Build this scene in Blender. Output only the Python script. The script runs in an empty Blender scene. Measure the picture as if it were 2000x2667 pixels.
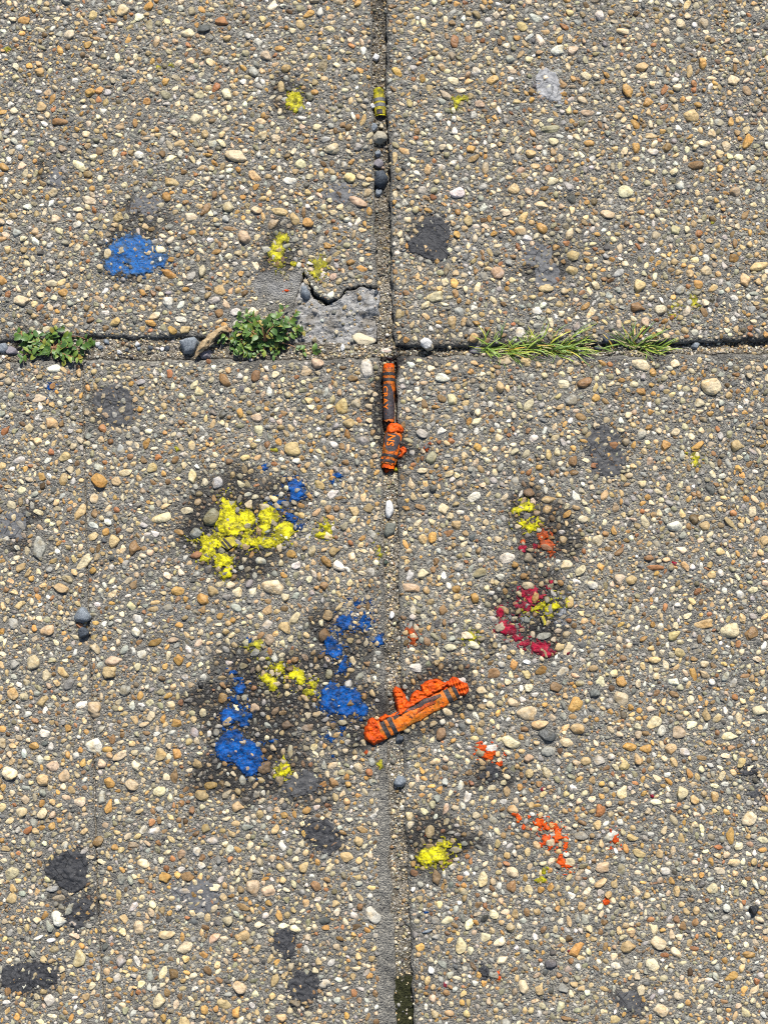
import bpy, bmesh, math
import numpy as np
from mathutils import Matrix, Vector, Euler

# ------------------------------------------------------------------ camera, world, sun, exposure
scene = bpy.context.scene
col = scene.collection
DIST, TILT = 0.78, math.radians(7.0)
LENS = 36.0 * DIST / 0.40
cam_data = bpy.data.cameras.new('camera')
cam = bpy.data.objects.new('camera', cam_data); col.objects.link(cam)
cam_data.sensor_fit = 'HORIZONTAL'; cam_data.sensor_width = 36.0; cam_data.lens = LENS
cam_data.clip_start = 0.02; cam_data.clip_end = 500.0
CAM = np.array([0.0, -DIST * math.sin(TILT), DIST * math.cos(TILT)])
cam.location = CAM; cam.rotation_euler = (TILT, 0, 0)
scene.camera = cam

SUN_EL, SUN_AZ = math.radians(48), math.radians(10)      # azimuth measured from +y (top of picture) towards +x
world = bpy.data.worlds.new('World'); scene.world = world; world.use_nodes = True
wn = world.node_tree
bg = wn.nodes['Background']
sky = wn.nodes.new('ShaderNodeTexSky'); sky.sky_type = 'NISHITA'; sky.sun_disc = False
sky.sun_elevation = SUN_EL; sky.sun_rotation = SUN_AZ
wn.links.new(sky.outputs['Color'], bg.inputs['Color']); bg.inputs['Strength'].default_value = 0.085
sun_data = bpy.data.lights.new('sun', 'SUN'); sun_data.energy = 5.0; sun_data.angle = math.radians(0.6)
sun_data.color = (1.0, 0.96, 0.895)
sun = bpy.data.objects.new('sun', sun_data); col.objects.link(sun)
sd = Vector((math.cos(SUN_EL) * math.sin(SUN_AZ), math.cos(SUN_EL) * math.cos(SUN_AZ), math.sin(SUN_EL)))
sun.rotation_euler = sd.to_track_quat('Z', 'Y').to_euler(); sun.location = (0, 0, 3)
vs = scene.view_settings
vs.view_transform = 'Standard'; vs.look = 'None'; vs.gamma = 1.0; vs.use_curve_mapping = False
vs.exposure = 0.36
scene.cycles.max_bounces = 4
scene.cycles.diffuse_bounces = 3
scene.cycles.use_denoising = False
scene.cycles.pixel_filter_type = 'BLACKMAN_HARRIS'; scene.cycles.filter_width = 1.1

# ------------------------------------------------------------------ helpers
MM = 0.001
K = 0.0002                        # metres per photograph pixel at the frame's centre
rng = np.random.default_rng(11)
ct, st = math.cos(TILT), math.sin(TILT)
def at(px, py, z=0.0):
    """photograph pixel -> point on the level z of the pavement"""
    a = (px - 1000.0) / 2000.0 * 36.0 / LENS; b = -(py - 1333.5) / 2000.0 * 36.0 / LENS
    d = np.array([a, b * ct + st, b * st - ct])
    t = (z - CAM[2]) / d[2]
    p = CAM + d * t
    return float(p[0]), float(p[1])
def unpix(x, y):
    """world xy (level 0) -> photograph pixel, vectorised"""
    dx, dy, dz = x - CAM[0], y - CAM[1], -CAM[2]
    yc = dy * ct + dz * st; zc = -dy * st + dz * ct
    return 1000 + (dx / -zc) * LENS / 36 * 2000, 1333.5 - (yc / -zc) * LENS / 36 * 2000

def vnoise(x, y, s, seed):
    x = np.asarray(x, float) / s; y = np.asarray(y, float) / s
    xi = np.floor(x).astype(np.int64); yi = np.floor(y).astype(np.int64)
    fx = x - xi; fy = y - yi; fx = fx * fx * (3 - 2 * fx); fy = fy * fy * (3 - 2 * fy)
    def h(i, j):
        n = (i * 374761393 + j * 668265263 + seed * 974634777) & 0xFFFFFFFF
        n = ((n ^ (n >> 13)) * 1274126177) & 0xFFFFFFFF
        n = ((n ^ (n >> 16)) * 2246822519) & 0xFFFFFFFF
        return ((n ^ (n >> 15)) & 0xFFFFFF) / float(0xFFFFFF)
    return ((h(xi, yi) * (1 - fx) + h(xi + 1, yi) * fx) * (1 - fy) + (h(xi, yi + 1) * (1 - fx) + h(xi + 1, yi + 1) * fx) * fy)
def fbm(x, y, s, seed, o=3):
    r = 0; a = 0.5; tot = 0
    for k in range(o):
        r = r + a * vnoise(x, y, s, seed + 17 * k); tot += a; a *= 0.5; s *= 0.5
    return r / tot
def sstep(a, b, x):
    t = np.clip((x - a) / (b - a), 0, 1); return t * t * (3 - 2 * t)
def lin(r, g, b):
    f = lambda c: (c / 255 / 12.92) if c / 255 <= 0.04045 else ((c / 255 + 0.055) / 1.055) ** 2.4
    return (f(r), f(g), f(b))

def set_props(o, label=None, cat=None, group=None, kind=None):
    if label: o['label'] = label
    if cat: o['category'] = cat
    if group: o['group'] = group
    if kind: o['kind'] = kind
def make_mesh(name, V, F, smooth=True, flat=None):
    V = np.asarray(V, np.float32); F = np.asarray(F, np.int32)
    me = bpy.data.meshes.new(name)
    k = F.shape[1]
    me.vertices.add(len(V)); me.vertices.foreach_set('co', V.ravel())
    me.loops.add(F.size); me.loops.foreach_set('vertex_index', F.ravel())
    me.polygons.add(len(F)); me.polygons.foreach_set('loop_start', np.arange(0, F.size, k, dtype=np.int32))
    if smooth: me.polygons.foreach_set('use_smooth', np.ones(len(F), bool))
    if flat is not None: me.polygons.foreach_set('use_smooth', ~flat)
    me.update(calc_edges=True)
    return me
def add_obj(name, me, mat=None, parent=None, loc=(0, 0, 0)):
    o = bpy.data.objects.new(name, me); col.objects.link(o)
    if mat is not None and me is not None and not me.materials: me.materials.append(mat)
    if parent is not None: o.parent = parent
    o.location = loc
    return o
def mesh_obj(name, V, F, mat, parent=None, origin=None, smooth=True):
    """world-space vertices -> object with its origin at its parent's place or at `origin`"""
    V = np.asarray(V, float)
    org = np.array(parent.location) if parent is not None else np.array(origin if origin is not None else (0, 0, 0))
    me = make_mesh(name, V - org, F, smooth)
    return add_obj(name, me, mat, parent, (0, 0, 0) if parent is not None else tuple(org))
def color_attr(me, name, arr):
    a = me.attributes.new(name, 'FLOAT_COLOR', 'POINT')
    c = np.ones((len(me.vertices), 4), np.float32); c[:, :arr.shape[1]] = arr
    a.data.foreach_set('color', c.ravel())
def empty(name, loc, label, cat, group=None):
    o = bpy.data.objects.new(name, None); col.objects.link(o); o.location = loc; o.empty_display_size = 0.01
    set_props(o, label, cat, group); return o
def grid_faces(nu, nv, off=0):
    i = np.arange(nu - 1)[:, None] * nv + np.arange(nv - 1)[None, :]
    i = i.ravel() + off
    return np.stack([i, i + nv, i + nv + 1, i + 1], 1)

# ------------------------------------------------------------------ materials
class NT:
    def __init__(s, name):
        s.m = bpy.data.materials.new(name); s.m.use_nodes = True
        s.t = s.m.node_tree; s.b = s.t.nodes['Principled BSDF']
        s.pos = s.n('ShaderNodeNewGeometry').outputs['Position']
    def n(s, kind, **kw):
        nd = s.t.nodes.new(kind)
        for k, v in kw.items(): setattr(nd, k, v)
        return nd
    def put(s, sock, v):
        if hasattr(v, 'is_output') or hasattr(v, 'links'): s.t.links.new(v, sock)
        elif isinstance(v, tuple) and len(v) == 3 and sock.type == 'RGBA': sock.default_value = (*v, 1)
        else: sock.default_value = v
    def noise(s, scale, detail=3, rough=0.55, vec=None):
        nd = s.n('ShaderNodeTexNoise'); nd.inputs['Scale'].default_value = scale; nd.inputs['Detail'].default_value = detail
        nd.inputs['Roughness'].default_value = rough; s.t.links.new(vec or s.pos, nd.inputs['Vector']); return nd.outputs['Fac']
    def voro(s, scale, feature='F1', out='Distance', vec=None):
        nd = s.n('ShaderNodeTexVoronoi', feature=feature); nd.inputs['Scale'].default_value = scale
        s.t.links.new(vec or s.pos, nd.inputs['Vector']); return nd.outputs[out]
    def ramp(s, fac, stops, interp='LINEAR'):
        nd = s.n('ShaderNodeValToRGB'); r = nd.color_ramp; r.interpolation = interp
        while len(r.elements) < len(stops): r.elements.new(0.5)
        for e, (p, c) in zip(r.elements, stops):
            e.position = p; e.color = (*c, 1) if isinstance(c, tuple) else (c, c, c, 1)
        s.t.links.new(fac, nd.inputs['Fac']); return nd.outputs['Color']
    def mix(s, fac, a, b, mode='MIX'):
        nd = s.n('ShaderNodeMix', data_type='RGBA', blend_type=mode)
        s.put(nd.inputs[0], fac); s.put(nd.inputs[6], a); s.put(nd.inputs[7], b); return nd.outputs[2]
    def math(s, op, a, b=0.0):
        nd = s.n('ShaderNodeMath', operation=op); s.put(nd.inputs[0], a); s.put(nd.inputs[1], b); return nd.outputs[0]
    def attr(s, name, out='Color'):
        nd = s.n('ShaderNodeAttribute'); nd.attribute_name = name; return nd.outputs[out]
    def sep(s, c):
        nd = s.n('ShaderNodeSeparateColor'); s.t.links.new(c, nd.inputs[0]); return nd.outputs
    def bump(s, h, dist, strength=1.0):
        nd = s.n('ShaderNodeBump'); nd.inputs['Distance'].default_value = dist; nd.inputs['Strength'].default_value = strength
        s.t.links.new(h, nd.inputs['Height']); s.t.links.new(nd.outputs['Normal'], s.b.inputs['Normal'])
    def done(s, color, rough=0.7, spec=0.3, **kw):
        s.put(s.b.inputs['Base Color'], color); s.put(s.b.inputs['Roughness'], rough)
        s.b.inputs['Specular IOR Level'].default_value = spec
        for k, v in kw.items(): s.put(s.b.inputs[k], v)
        return s.m

def mortar_material():
    m = NT('exposed_aggregate_mortar')
    ch = m.sep(m.attr('mask'))
    stain, pale, far = ch[0], ch[1], ch[2]
    cells = m.sep(m.voro(1150, out='Color'))
    sand = m.ramp(cells[0], [(0.0, (0.08, 0.077, 0.071)), (0.22, (0.18, 0.175, 0.16)), (0.55, (0.275, 0.267, 0.242)), (0.8, (0.36, 0.345, 0.295)), (0.94, (0.49, 0.455, 0.375)), (1.0, (0.6, 0.57, 0.5))])
    big = m.ramp(m.noise(55, 4), [(0.3, 0.82), (0.7, 1.15)])
    c = m.mix(1.0, sand, big, 'MULTIPLY')
    c = m.mix(1.0, c, m.ramp(m.noise(11, 3), [(0.32, (0.78, 0.775, 0.77)), (0.5, (1, 0.99, 0.97)), (0.68, (1.16, 1.13, 1.06))]), 'MULTIPLY')
    c = m.mix(0.4, c, m.ramp(m.noise(420, 4, 0.75), [(0.3, (0.13, 0.125, 0.112)), (0.7, (0.34, 0.32, 0.285))]))
    # pale scuffed cement
    c = m.mix(pale, c, m.ramp(m.noise(600, 5, 0.7), [(0.3, (0.17, 0.168, 0.165)), (0.5, (0.34, 0.335, 0.325)), (0.75, (0.52, 0.51, 0.49))]))
    # waxy dirt stains
    sm = m.math('MULTIPLY', stain, m.ramp(m.noise(260, 4, 0.65), [(0.2, 0.5), (0.5, 1.0)]))
    c = m.mix(sm, c, m.mix(m.math('MULTIPLY', cells[1], 0.5), (0.022, 0.021, 0.021), (0.085, 0.08, 0.076)))
    # beyond the built pebbles the pebbles are in the material
    v = m.n('ShaderNodeTexVoronoi'); v.inputs['Scale'].default_value = 150; m.t.links.new(m.pos, v.inputs['Vector'])
    vc = m.sep(v.outputs['Color'])
    peb = m.ramp(vc[0], [(0, (0.5, 0.42, 0.3)), (0.3, (0.42, 0.3, 0.16)), (0.5, (0.55, 0.5, 0.42)), (0.7, (0.3, 0.28, 0.26)), (0.85, (0.33, 0.18, 0.08)), (1, (0.6, 0.57, 0.5))])
    inside = m.ramp(v.outputs['Distance'], [(0.42, 1.0), (0.52, 0.0)])
    c = m.mix(m.math('MULTIPLY', inside, far), c, peb)
    h = m.math('ADD', m.noise(1500, 3, 0.7), m.math('MULTIPLY', m.voro(1150), -0.7))
    h = m.math('ADD', h, m.math('MULTIPLY', m.math('MULTIPLY', inside, far), 4.0))
    m.bump(h, 0.0016, 1.0)
    return m.done(c, m.ramp(stain, [(0, 0.85), (1, 0.55)]), 0.25)
M_MORTAR = mortar_material()

def pebble_material(name, from_object):
    m = NT(name)
    base = m.n('ShaderNodeObjectInfo').outputs['Color'] if from_object else m.attr('col')
    mot = m.ramp(m.noise(420, 3, 0.65), [(0.28, 0.62), (0.5, 0.97), (0.72, 1.22)])
    c = m.mix(1.0, base, mot, 'MULTIPLY')
    # iron staining and creamy rinds
    tint = m.ramp(m.noise(180, 3, 0.6), [(0.36, (0.92, 0.74, 0.46)), (0.5, (1, 1, 1)), (0.7, (1.1, 1.08, 1.03))])
    c = m.mix(0.6, c, m.mix(1.0, c, tint, 'MULTIPLY'))
    veins = m.ramp(m.voro(330, 'DISTANCE_TO_EDGE'), [(0.0, 0.5), (0.045, 1.0)])
    vmask = m.ramp(m.noise(140, 2), [(0.5, 0.0), (0.6, 0.8)])
    c = m.mix(vmask, c, m.mix(1.0, c, veins, 'MULTIPLY'))
    pits = m.ramp(m.noise(1700, 2), [(0.28, 0.45), (0.4, 1.0)])
    c = m.mix(0.7, c, m.mix(1.0, c, pits, 'MULTIPLY'))
    m.bump(m.math('ADD', m.noise(900, 3, 0.6), m.math('MULTIPLY', m.noise(300, 1), 1.6)), 0.0007, 0.7)
    return m.done(c, m.ramp(m.noise(120, 1), [(0.35, 0.38), (0.65, 0.75)]), 0.35)
M_PEB_OBJ = pebble_material('pebble_stone', True)
M_PEB = pebble_material('aggregate_stone', False)

def sand_material():
    m = NT('joint_sand')
    ch = m.sep(m.attr('mask'))
    cells = m.sep(m.voro(1500, out='Color'))
    c = m.ramp(cells[0], [(0, (0.06, 0.052, 0.042)), (0.3, (0.15, 0.13, 0.1)), (0.7, (0.26, 0.225, 0.17)), (0.92, (0.4, 0.36, 0.3)), (1, (0.55, 0.52, 0.46))])
    c = m.mix(1.0, c, m.ramp(m.noise(150, 4), [(0.3, 0.65), (0.7, 1.15)]), 'MULTIPLY')
    moss = m.ramp(m.noise(700, 4, 0.7), [(0.35, (0.012, 0.013, 0.006)), (0.6, (0.04, 0.042, 0.016)), (0.75, (0.13, 0.115, 0.05))])
    c = m.mix(ch[1], c, moss)
    c = m.mix(m.math('MULTIPLY', ch[0], 0.92), c, (0.022, 0.021, 0.02))
    m.bump(m.math('ADD', m.noise(1300, 4, 0.7), m.math('MULTIPLY', m.voro(1500), -0.8)), 0.0008, 1.0)
    return m.done(c, 0.9, 0.2)
M_SAND = sand_material()

def wax_material(name, bright, mid, thin, grime=0.4):
    m = NT(name)
    bright, mid, thin = [tuple(v * 0.84 for v in q) for q in (bright, mid, thin)]
    e = m.attr('edge', 'Fac')
    n1 = m.noise(620, 4, 0.7)
    c = m.mix(m.ramp(n1, [(0.34, 0.0), (0.62, 1.0)]), mid, bright)
    thinmask = m.math('MAXIMUM', m.math('MULTIPLY', m.ramp(e, [(0.2, 0.0), (0.9, 1.0)]), m.ramp(m.noise(480, 3), [(0.3, 0.3), (0.6, 1.0)])), m.ramp(m.noise(210, 4, 0.75), [(0.46, 0.0), (0.6, 0.9)]))
    c = m.mix(thinmask, c, thin)
    c = m.mix(m.ramp(m.noise(700, 5, 0.8), [(0.6, 0.0), (0.7, 0.55)]), c, tuple(min(1.0, v * 1.25 + 0.03) for v in bright))  # waxy scrape highlights painted into the colour at noise peaks
    dirt = m.math('MAXIMUM', m.ramp(m.noise(1000, 3, 0.7), [(0.55, 0.0), (0.66, 1.0)]), m.ramp(m.noise(330, 4, 0.8), [(0.55, 0.0), (0.64, 1.0)]))
    c = m.mix(m.math('MULTIPLY', dirt, grime), c, (0.035, 0.034, 0.032))
    h = m.math('ADD', m.noise(1100, 3, 0.7), m.noise(380, 2))
    m.bump(h, 0.0005, 0.8)
    mat = m.done(c, m.ramp(n1, [(0.3, 0.4), (0.7, 0.65)]), 0.22)
    m.b.inputs['Subsurface Weight'].default_value = 0.12
    m.b.inputs['Subsurface Radius'].default_value = (0.0008, 0.0006, 0.0004)
    m.b.inputs['Subsurface Scale'].default_value = 0.5
    return mat
WAX = {
 'blue':   wax_material('blue_wax', lin(0, 102, 186), lin(0, 68, 148), lin(4, 44, 88), 0.65),
 'paleblue': wax_material('scuffed_blue_wax', lin(40, 116, 190), lin(16, 84, 156), lin(60, 84, 106), 0.8),
 'yellow': wax_material('yellow_wax', lin(246, 236, 28), lin(218, 206, 14), lin(122, 116, 22), 0.6),
 'olive':  wax_material('dirty_yellow_wax', lin(220, 210, 40), lin(182, 174, 28), lin(112, 108, 40), 0.7),
 'orange': wax_material('orange_wax', lin(255, 114, 12), lin(244, 88, 2), lin(190, 66, 10), 0.42),
 'rust':   wax_material('dirty_orange_wax', lin(236, 98, 18), lin(200, 76, 12), lin(130, 60, 22), 0.6),
 'red':    wax_material('crimson_wax', lin(196, 24, 64), lin(160, 10, 42), lin(100, 22, 40), 0.6),
 'grey':   wax_material('dirty_clear_wax', lin(196, 198, 200), lin(120, 124, 128), lin(70, 72, 76), 0.6),
}
def gum_material(name, a, b, speck):
    m = NT(name)
    n1 = m.noise(500, 4, 0.7)
    c = m.mix(m.ramp(n1, [(0.3, 0.0), (0.7, 1.0)]), a, b)
    sp = m.ramp(m.noise(1500, 3, 0.7), [(0.62, 0.0), (0.7, 1.0)])
    c = m.mix(m.math('MULTIPLY', sp, speck), c, (0.3, 0.28, 0.25))
    cr = m.math('MAXIMUM', m.ramp(m.voro(120, 'DISTANCE_TO_EDGE'), [(0.0, 0.0), (0.03, 1.0)]), m.ramp(m.noise(160, 2), [(0.45, 0.0), (0.55, 1.0)]))
    c = m.mix(1.0, c, m.ramp(cr, [(0, 0.45), (1, 1.0)]), 'MULTIPLY')
    m.bump(m.math('ADD', m.noise(1000, 4, 0.7), m.math('MULTIPLY', cr, 0.6)), 0.0006, 0.8)
    return m.done(c, 0.6, 0.3)
GUM = {
 'black': gum_material('black_gum', (0.02, 0.0205, 0.023), (0.06, 0.061, 0.066), 0.6),
 'dark':  gum_material('dark_gum', (0.04, 0.04, 0.042), (0.10, 0.10, 0.102), 0.7),
 'faint': gum_material('worn_gum', (0.085, 0.087, 0.092), (0.17, 0.17, 0.172), 0.7),
 'pale':  gum_material('pale_gum', (0.2, 0.2, 0.205), (0.42, 0.42, 0.42), 0.5),
}
def flat_material(name, a, b, scale=500, rough=0.6, spec=0.3, bump=0.0003, random_obj=False):
    m = NT(name)
    f = m.ramp(m.noise(scale, 4, 0.65), [(0.3, 0.0), (0.7, 1.0)])
    c = m.mix(f, a, b)
    if random_obj:
        r = m.n('ShaderNodeObjectInfo').outputs['Random']
        c = m.mix(1.0, c, m.ramp(r, [(0, (0.6, 0.7, 0.6)), (0.5, (1, 1, 1)), (1, (1.3, 1.15, 0.9))]), 'MULTIPLY')
    m.bump(m.noise(scale * 2.2, 4, 0.7), bump, 0.7)
    return m.done(c, rough, spec)
def paper_material(name, a, b, olive, grime=0.0):
    m = NT(name)
    c = m.mix(m.ramp(m.noise(330, 4, 0.65), [(0.3, 0.0), (0.7, 1.0)]), a, b)
    c = m.mix(m.ramp(m.noise(190, 3, 0.6), [(0.48, 0.0), (0.62, 0.85)]), c, olive)
    c = m.mix(m.ramp(m.noise(420, 5, 0.8), [(0.52 - grime, 0.0), (0.62 - grime, 0.92)]), c, (0.04, 0.026, 0.018))
    m.bump(m.noise(450, 4, 0.7), 0.0006, 0.8)
    return m.done(c, 0.55, 0.35)
M_PAPER = paper_material('orange_wrapper_paper', lin(196, 100, 16), lin(236, 116, 12), lin(150, 96, 22))
M_PAPER_D = paper_material('grimy_orange_wrapper_paper', lin(186, 92, 14), lin(228, 110, 12), lin(140, 86, 20), 0.05)
M_PAPER_Y = flat_material('yellow_wrapper_paper', lin(112, 106, 44), lin(196, 180, 44), 520, 0.65)
def ink_material(name, a, b, worn, amount):
    m = NT(name)
    c = m.mix(m.ramp(m.noise(600, 4, 0.65), [(0.3, 0.0), (0.7, 1.0)]), a, b)
    c = m.mix(m.ramp(m.noise(430, 5, 0.8), [(0.60 - amount, 0.0), (0.68 - amount, 0.85)]), c, worn)
    m.bump(m.noise(900, 4, 0.7), 0.0004, 0.8)
    return m.done(c, 0.5, 0.35)
M_INK = ink_material('black_wrapper_ink', (0.012, 0.012, 0.014), (0.05, 0.046, 0.05), lin(150, 78, 20), 0.0)
M_INK_P = ink_material('worn_wrapper_ink', (0.02, 0.017, 0.02), (0.075, 0.062, 0.068), lin(140, 80, 34), 0.0)
M_INK_G = flat_material('faded_wrapper_ink', (0.07, 0.075, 0.08), (0.2, 0.2, 0.2), 800, 0.65)
M_LETTER = flat_material('orange_lettering_ink', lin(214, 104, 14), lin(236, 128, 24), 700, 0.6)
M_TEAR = ink_material('torn_wrapper_dark', (0.015, 0.012, 0.013), (0.06, 0.04, 0.036), lin(196, 66, 10), 0.04)
M_FRACT = None
def leaf_material(name, a, b, midrib=True):
    m = NT(name)
    r = m.n('ShaderNodeObjectInfo').outputs['Random']
    c = m.mix(m.ramp(m.noise(420, 3), [(0.3, 0.0), (0.7, 1.0)]), a, b)
    c = m.mix(1.0, c, m.ramp(r, [(0, (0.5, 0.6, 0.65)), (0.45, (1, 1, 1)), (0.8, (1.35, 1.2, 0.8)), (0.93, (2.0, 1.35, 0.8)), (1, (2.8, 1.1, 0.9))]), 'MULTIPLY')
    m.bump(m.noise(900, 3), 0.0003, 0.5)
    mat = m.done(c, 0.45, 0.4)
    m.b.inputs['Subsurface Weight'].default_value = 0.15
    m.b.inputs['Subsurface Radius'].default_value = (0.0004, 0.0008, 0.0002)
    return mat
M_LEAF = leaf_material('weed_leaf', (0.06, 0.13, 0.026), (0.125, 0.215, 0.05))
M_STEM = flat_material('weed_stem', (0.2, 0.09, 0.05), (0.34, 0.2, 0.1), 500)
M_BLADE = leaf_material('grass_blade', (0.17, 0.28, 0.04), (0.32, 0.42, 0.10))
M_STRAW = flat_material('dry_grass_blade', (0.3, 0.24, 0.11), (0.5, 0.43, 0.25), 500)
M_DRY = flat_material('dry_leaf', (0.24, 0.15, 0.075), (0.54, 0.42, 0.25), 480, 0.8, 0.2, 0.0008)
def stone_material(name, a, b, speck, scale=900):
    m = NT(name)
    c = m.mix(m.ramp(m.noise(scale, 4, 0.75), [(0.35, 0.0), (0.65, 1.0)]), a, b)
    c = m.mix(m.ramp(m.noise(scale * 1.7, 3, 0.7), [(0.6, 0.0), (0.7, 0.8)]), c, speck)
    m.bump(m.noise(scale, 5, 0.7), 0.0007, 0.9)
    return m.done(c, 0.65, 0.3)
STONE = {
 'granite': stone_material('blue_grey_granite', (0.11, 0.13, 0.15), (0.26, 0.29, 0.32), (0.6, 0.62, 0.64)),
 'slate':   stone_material('dark_slate', (0.035, 0.042, 0.052), (0.085, 0.1, 0.12), (0.25, 0.27, 0.3)),
 'black':   stone_material('black_stone', (0.012, 0.013, 0.016), (0.035, 0.037, 0.042), (0.14, 0.14, 0.15)),
 'beige':   stone_material('beige_stone', (0.3, 0.27, 0.2), (0.42, 0.38, 0.29), (0.2, 0.16, 0.1)),
 'white':   stone_material('white_stone', (0.55, 0.54, 0.52), (0.72, 0.71, 0.68), (0.36, 0.34, 0.32)),
 'cream':   stone_material('cream_stone', (0.5, 0.42, 0.27), (0.66, 0.58, 0.42), (0.3, 0.23, 0.12)),
 'tan':     stone_material('tan_stone', (0.42, 0.25, 0.1), (0.6, 0.42, 0.22), (0.25, 0.14, 0.06)),
 'olive':   stone_material('olive_grey_stone', (0.13, 0.135, 0.11), (0.21, 0.215, 0.18), (0.3, 0.29, 0.22)),
 'pink':    stone_material('pink_stone', (0.55, 0.4, 0.32), (0.7, 0.58, 0.49), (0.35, 0.22, 0.17)),
 'violet':  stone_material('violet_grey_stone', (0.16, 0.145, 0.16), (0.27, 0.25, 0.27), (0.42, 0.36, 0.34)),
 'green':   stone_material('dark_green_stone', (0.03, 0.045, 0.035), (0.06, 0.08, 0.06), (0.2, 0.22, 0.2)),
}
def fracture_material(name, a, b, speck, scale):
    m = NT(name)
    c = m.mix(m.ramp(m.noise(scale, 5, 0.75), [(0.32, 0.0), (0.66, 1.0)]), a, b)
    c = m.mix(m.ramp(m.noise(scale * 2, 3, 0.7), [(0.6, 0.0), (0.7, 0.7)]), c, speck)
    c = m.mix(m.ramp(m.noise(130, 4, 0.7), [(0.48, 0.0), (0.62, 0.75)]), c, (0.17, 0.15, 0.12))
    m.bump(m.math('ADD', m.noise(scale, 5, 0.75), m.math('MULTIPLY', m.noise(170, 4, 0.7), 2.0)), 0.0014, 1.0)
    return m.done(c, 0.9, 0.15)
M_FRACT = fracture_material('fractured_concrete', (0.23, 0.226, 0.22), (0.46, 0.452, 0.435), (0.6, 0.59, 0.57), 420)

# ------------------------------------------------------------------ layout of slabs and joints (world metres)
D = 2000.0 / 1659.0
def curve(pts, axis):
    w = np.array([at(x * D, y * D) for x, y in pts])
    if axis == 'y':
        o = np.argsort(w[:, 1]); a, b = w[o, 1], w[o, 0]
    else:
        o = np.argsort(w[:, 0]); a, b = w[o, 0], w[o, 1]
    s0 = (b[1] - b[0]) / (a[1] - a[0]); s1 = (b[-1] - b[-2]) / (a[-1] - a[-2])
    def f(t):
        t = np.asarray(t, float)
        r = np.interp(t, a, b)
        r = np.where(t < a[0], b[0] + np.clip(t - a[0], -0.2, 0) * s0 * 0.6, r)
        return np.where(t > a[-1], b[-1] + np.clip(t - a[-1], 0, 0.2) * s1 * 0.6, r)
    return f
V_L = curve([(801, 0), (804, 200), (806, 330), (813, 560), (822, 740), (824, 790), (826, 1000), (832, 1300), (838, 1560), (845, 1760), (852, 2050), (856, 2212)], 'y')
V_R = curve([(834, 0), (836, 200), (842, 330), (844, 560), (852, 740), (858, 790), (858, 1000), (862, 1300), (868, 1560), (876, 1760), (888, 2050), (896, 2212)], 'y')
H_T = curve([(0, 738), (200, 728), (420, 728), (640, 742), (830, 748), (1040, 748), (1300, 742), (1659, 734)], 'x')
H_B = curve([(0, 782), (200, 776), (420, 776), (640, 776), (830, 772), (1040, 768), (1300, 768), (1659, 764)], 'x')
C_X = curve([(178, 770), (180, 920), (190, 1300), (205, 1750), (215, 2050), (228, 2212)], 'y')
_wt = np.arange(-0.5, 0.5, 0.0002); _wtab = {}
def wob(t, s, seed):
    if seed not in _wtab: _wtab[seed] = fbm(_wt, _wt * 0 + seed, 0.006, seed, 3) - 0.5
    return np.interp(t, _wt, _wtab[seed]) * s
vL = lambda y: V_L(y) + wob(y, 2.6 * MM, 3)
vR = lambda y: V_R(y) + wob(y, 2.6 * MM, 4)
hT = lambda x: H_T(x) + wob(x, 3.2 * MM, 5)
hB = lambda x: H_B(x) + wob(x, 2.4 * MM, 6)
cL = lambda y: C_X(y) - 0.35 * MM + wob(y, 0.9 * MM, 7)
cR = lambda y: C_X(y) + 0.35 * MM + wob(y, 0.9 * MM, 8)
corn = np.array([at(0, 0), at(2000, 0), at(0, 2667), at(2000, 2667)])
XMIN, XMAX = corn[:, 0].min() - 0.022, corn[:, 0].max() + 0.022
YMIN, YMAX = corn[:, 1].min() - 0.022, corn[:, 1].max() + 0.022
ZOFF = {'tl': 0.9 * MM, 'tr': 1.3 * MM, 'll': 0.1 * MM, 'lm': 0.0, 'lr': 0.7 * MM}
SPALL = np.array([at(*p) for p in [(790, 706), (806, 738), (820, 764), (855, 786), (884, 776), (899, 754), (938, 744), (975, 746), (1010, 752), (1010, 912), (900, 916), (770, 912), (764, 850), (768, 790), (782, 750)]])
def in_poly(x, y, P):
    r = np.zeros(np.shape(x), bool); n = len(P)
    for i in range(n):
        x1, y1 = P[i]; x2, y2 = P[(i + 1) % n]
        c = ((y1 > y) != (y2 > y)) & (x < (x2 - x1) * (y - y1) / (y2 - y1 + 1e-12) + x1)
        r ^= c
    return r
def ell(x, y, cx, cy, rx, ry, ang=0.0):
    """0 at centre, 1 on the ellipse given in photograph pixels"""
    wx, wy = at(cx, cy); dx, dy = x - wx, y - wy
    a = math.radians(-ang); u = dx * math.cos(a) + dy * math.sin(a); v = -dx * math.sin(a) + dy * math.cos(a)
    return np.sqrt((u / (rx * K)) ** 2 + (v / (ry * K)) ** 2)
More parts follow.
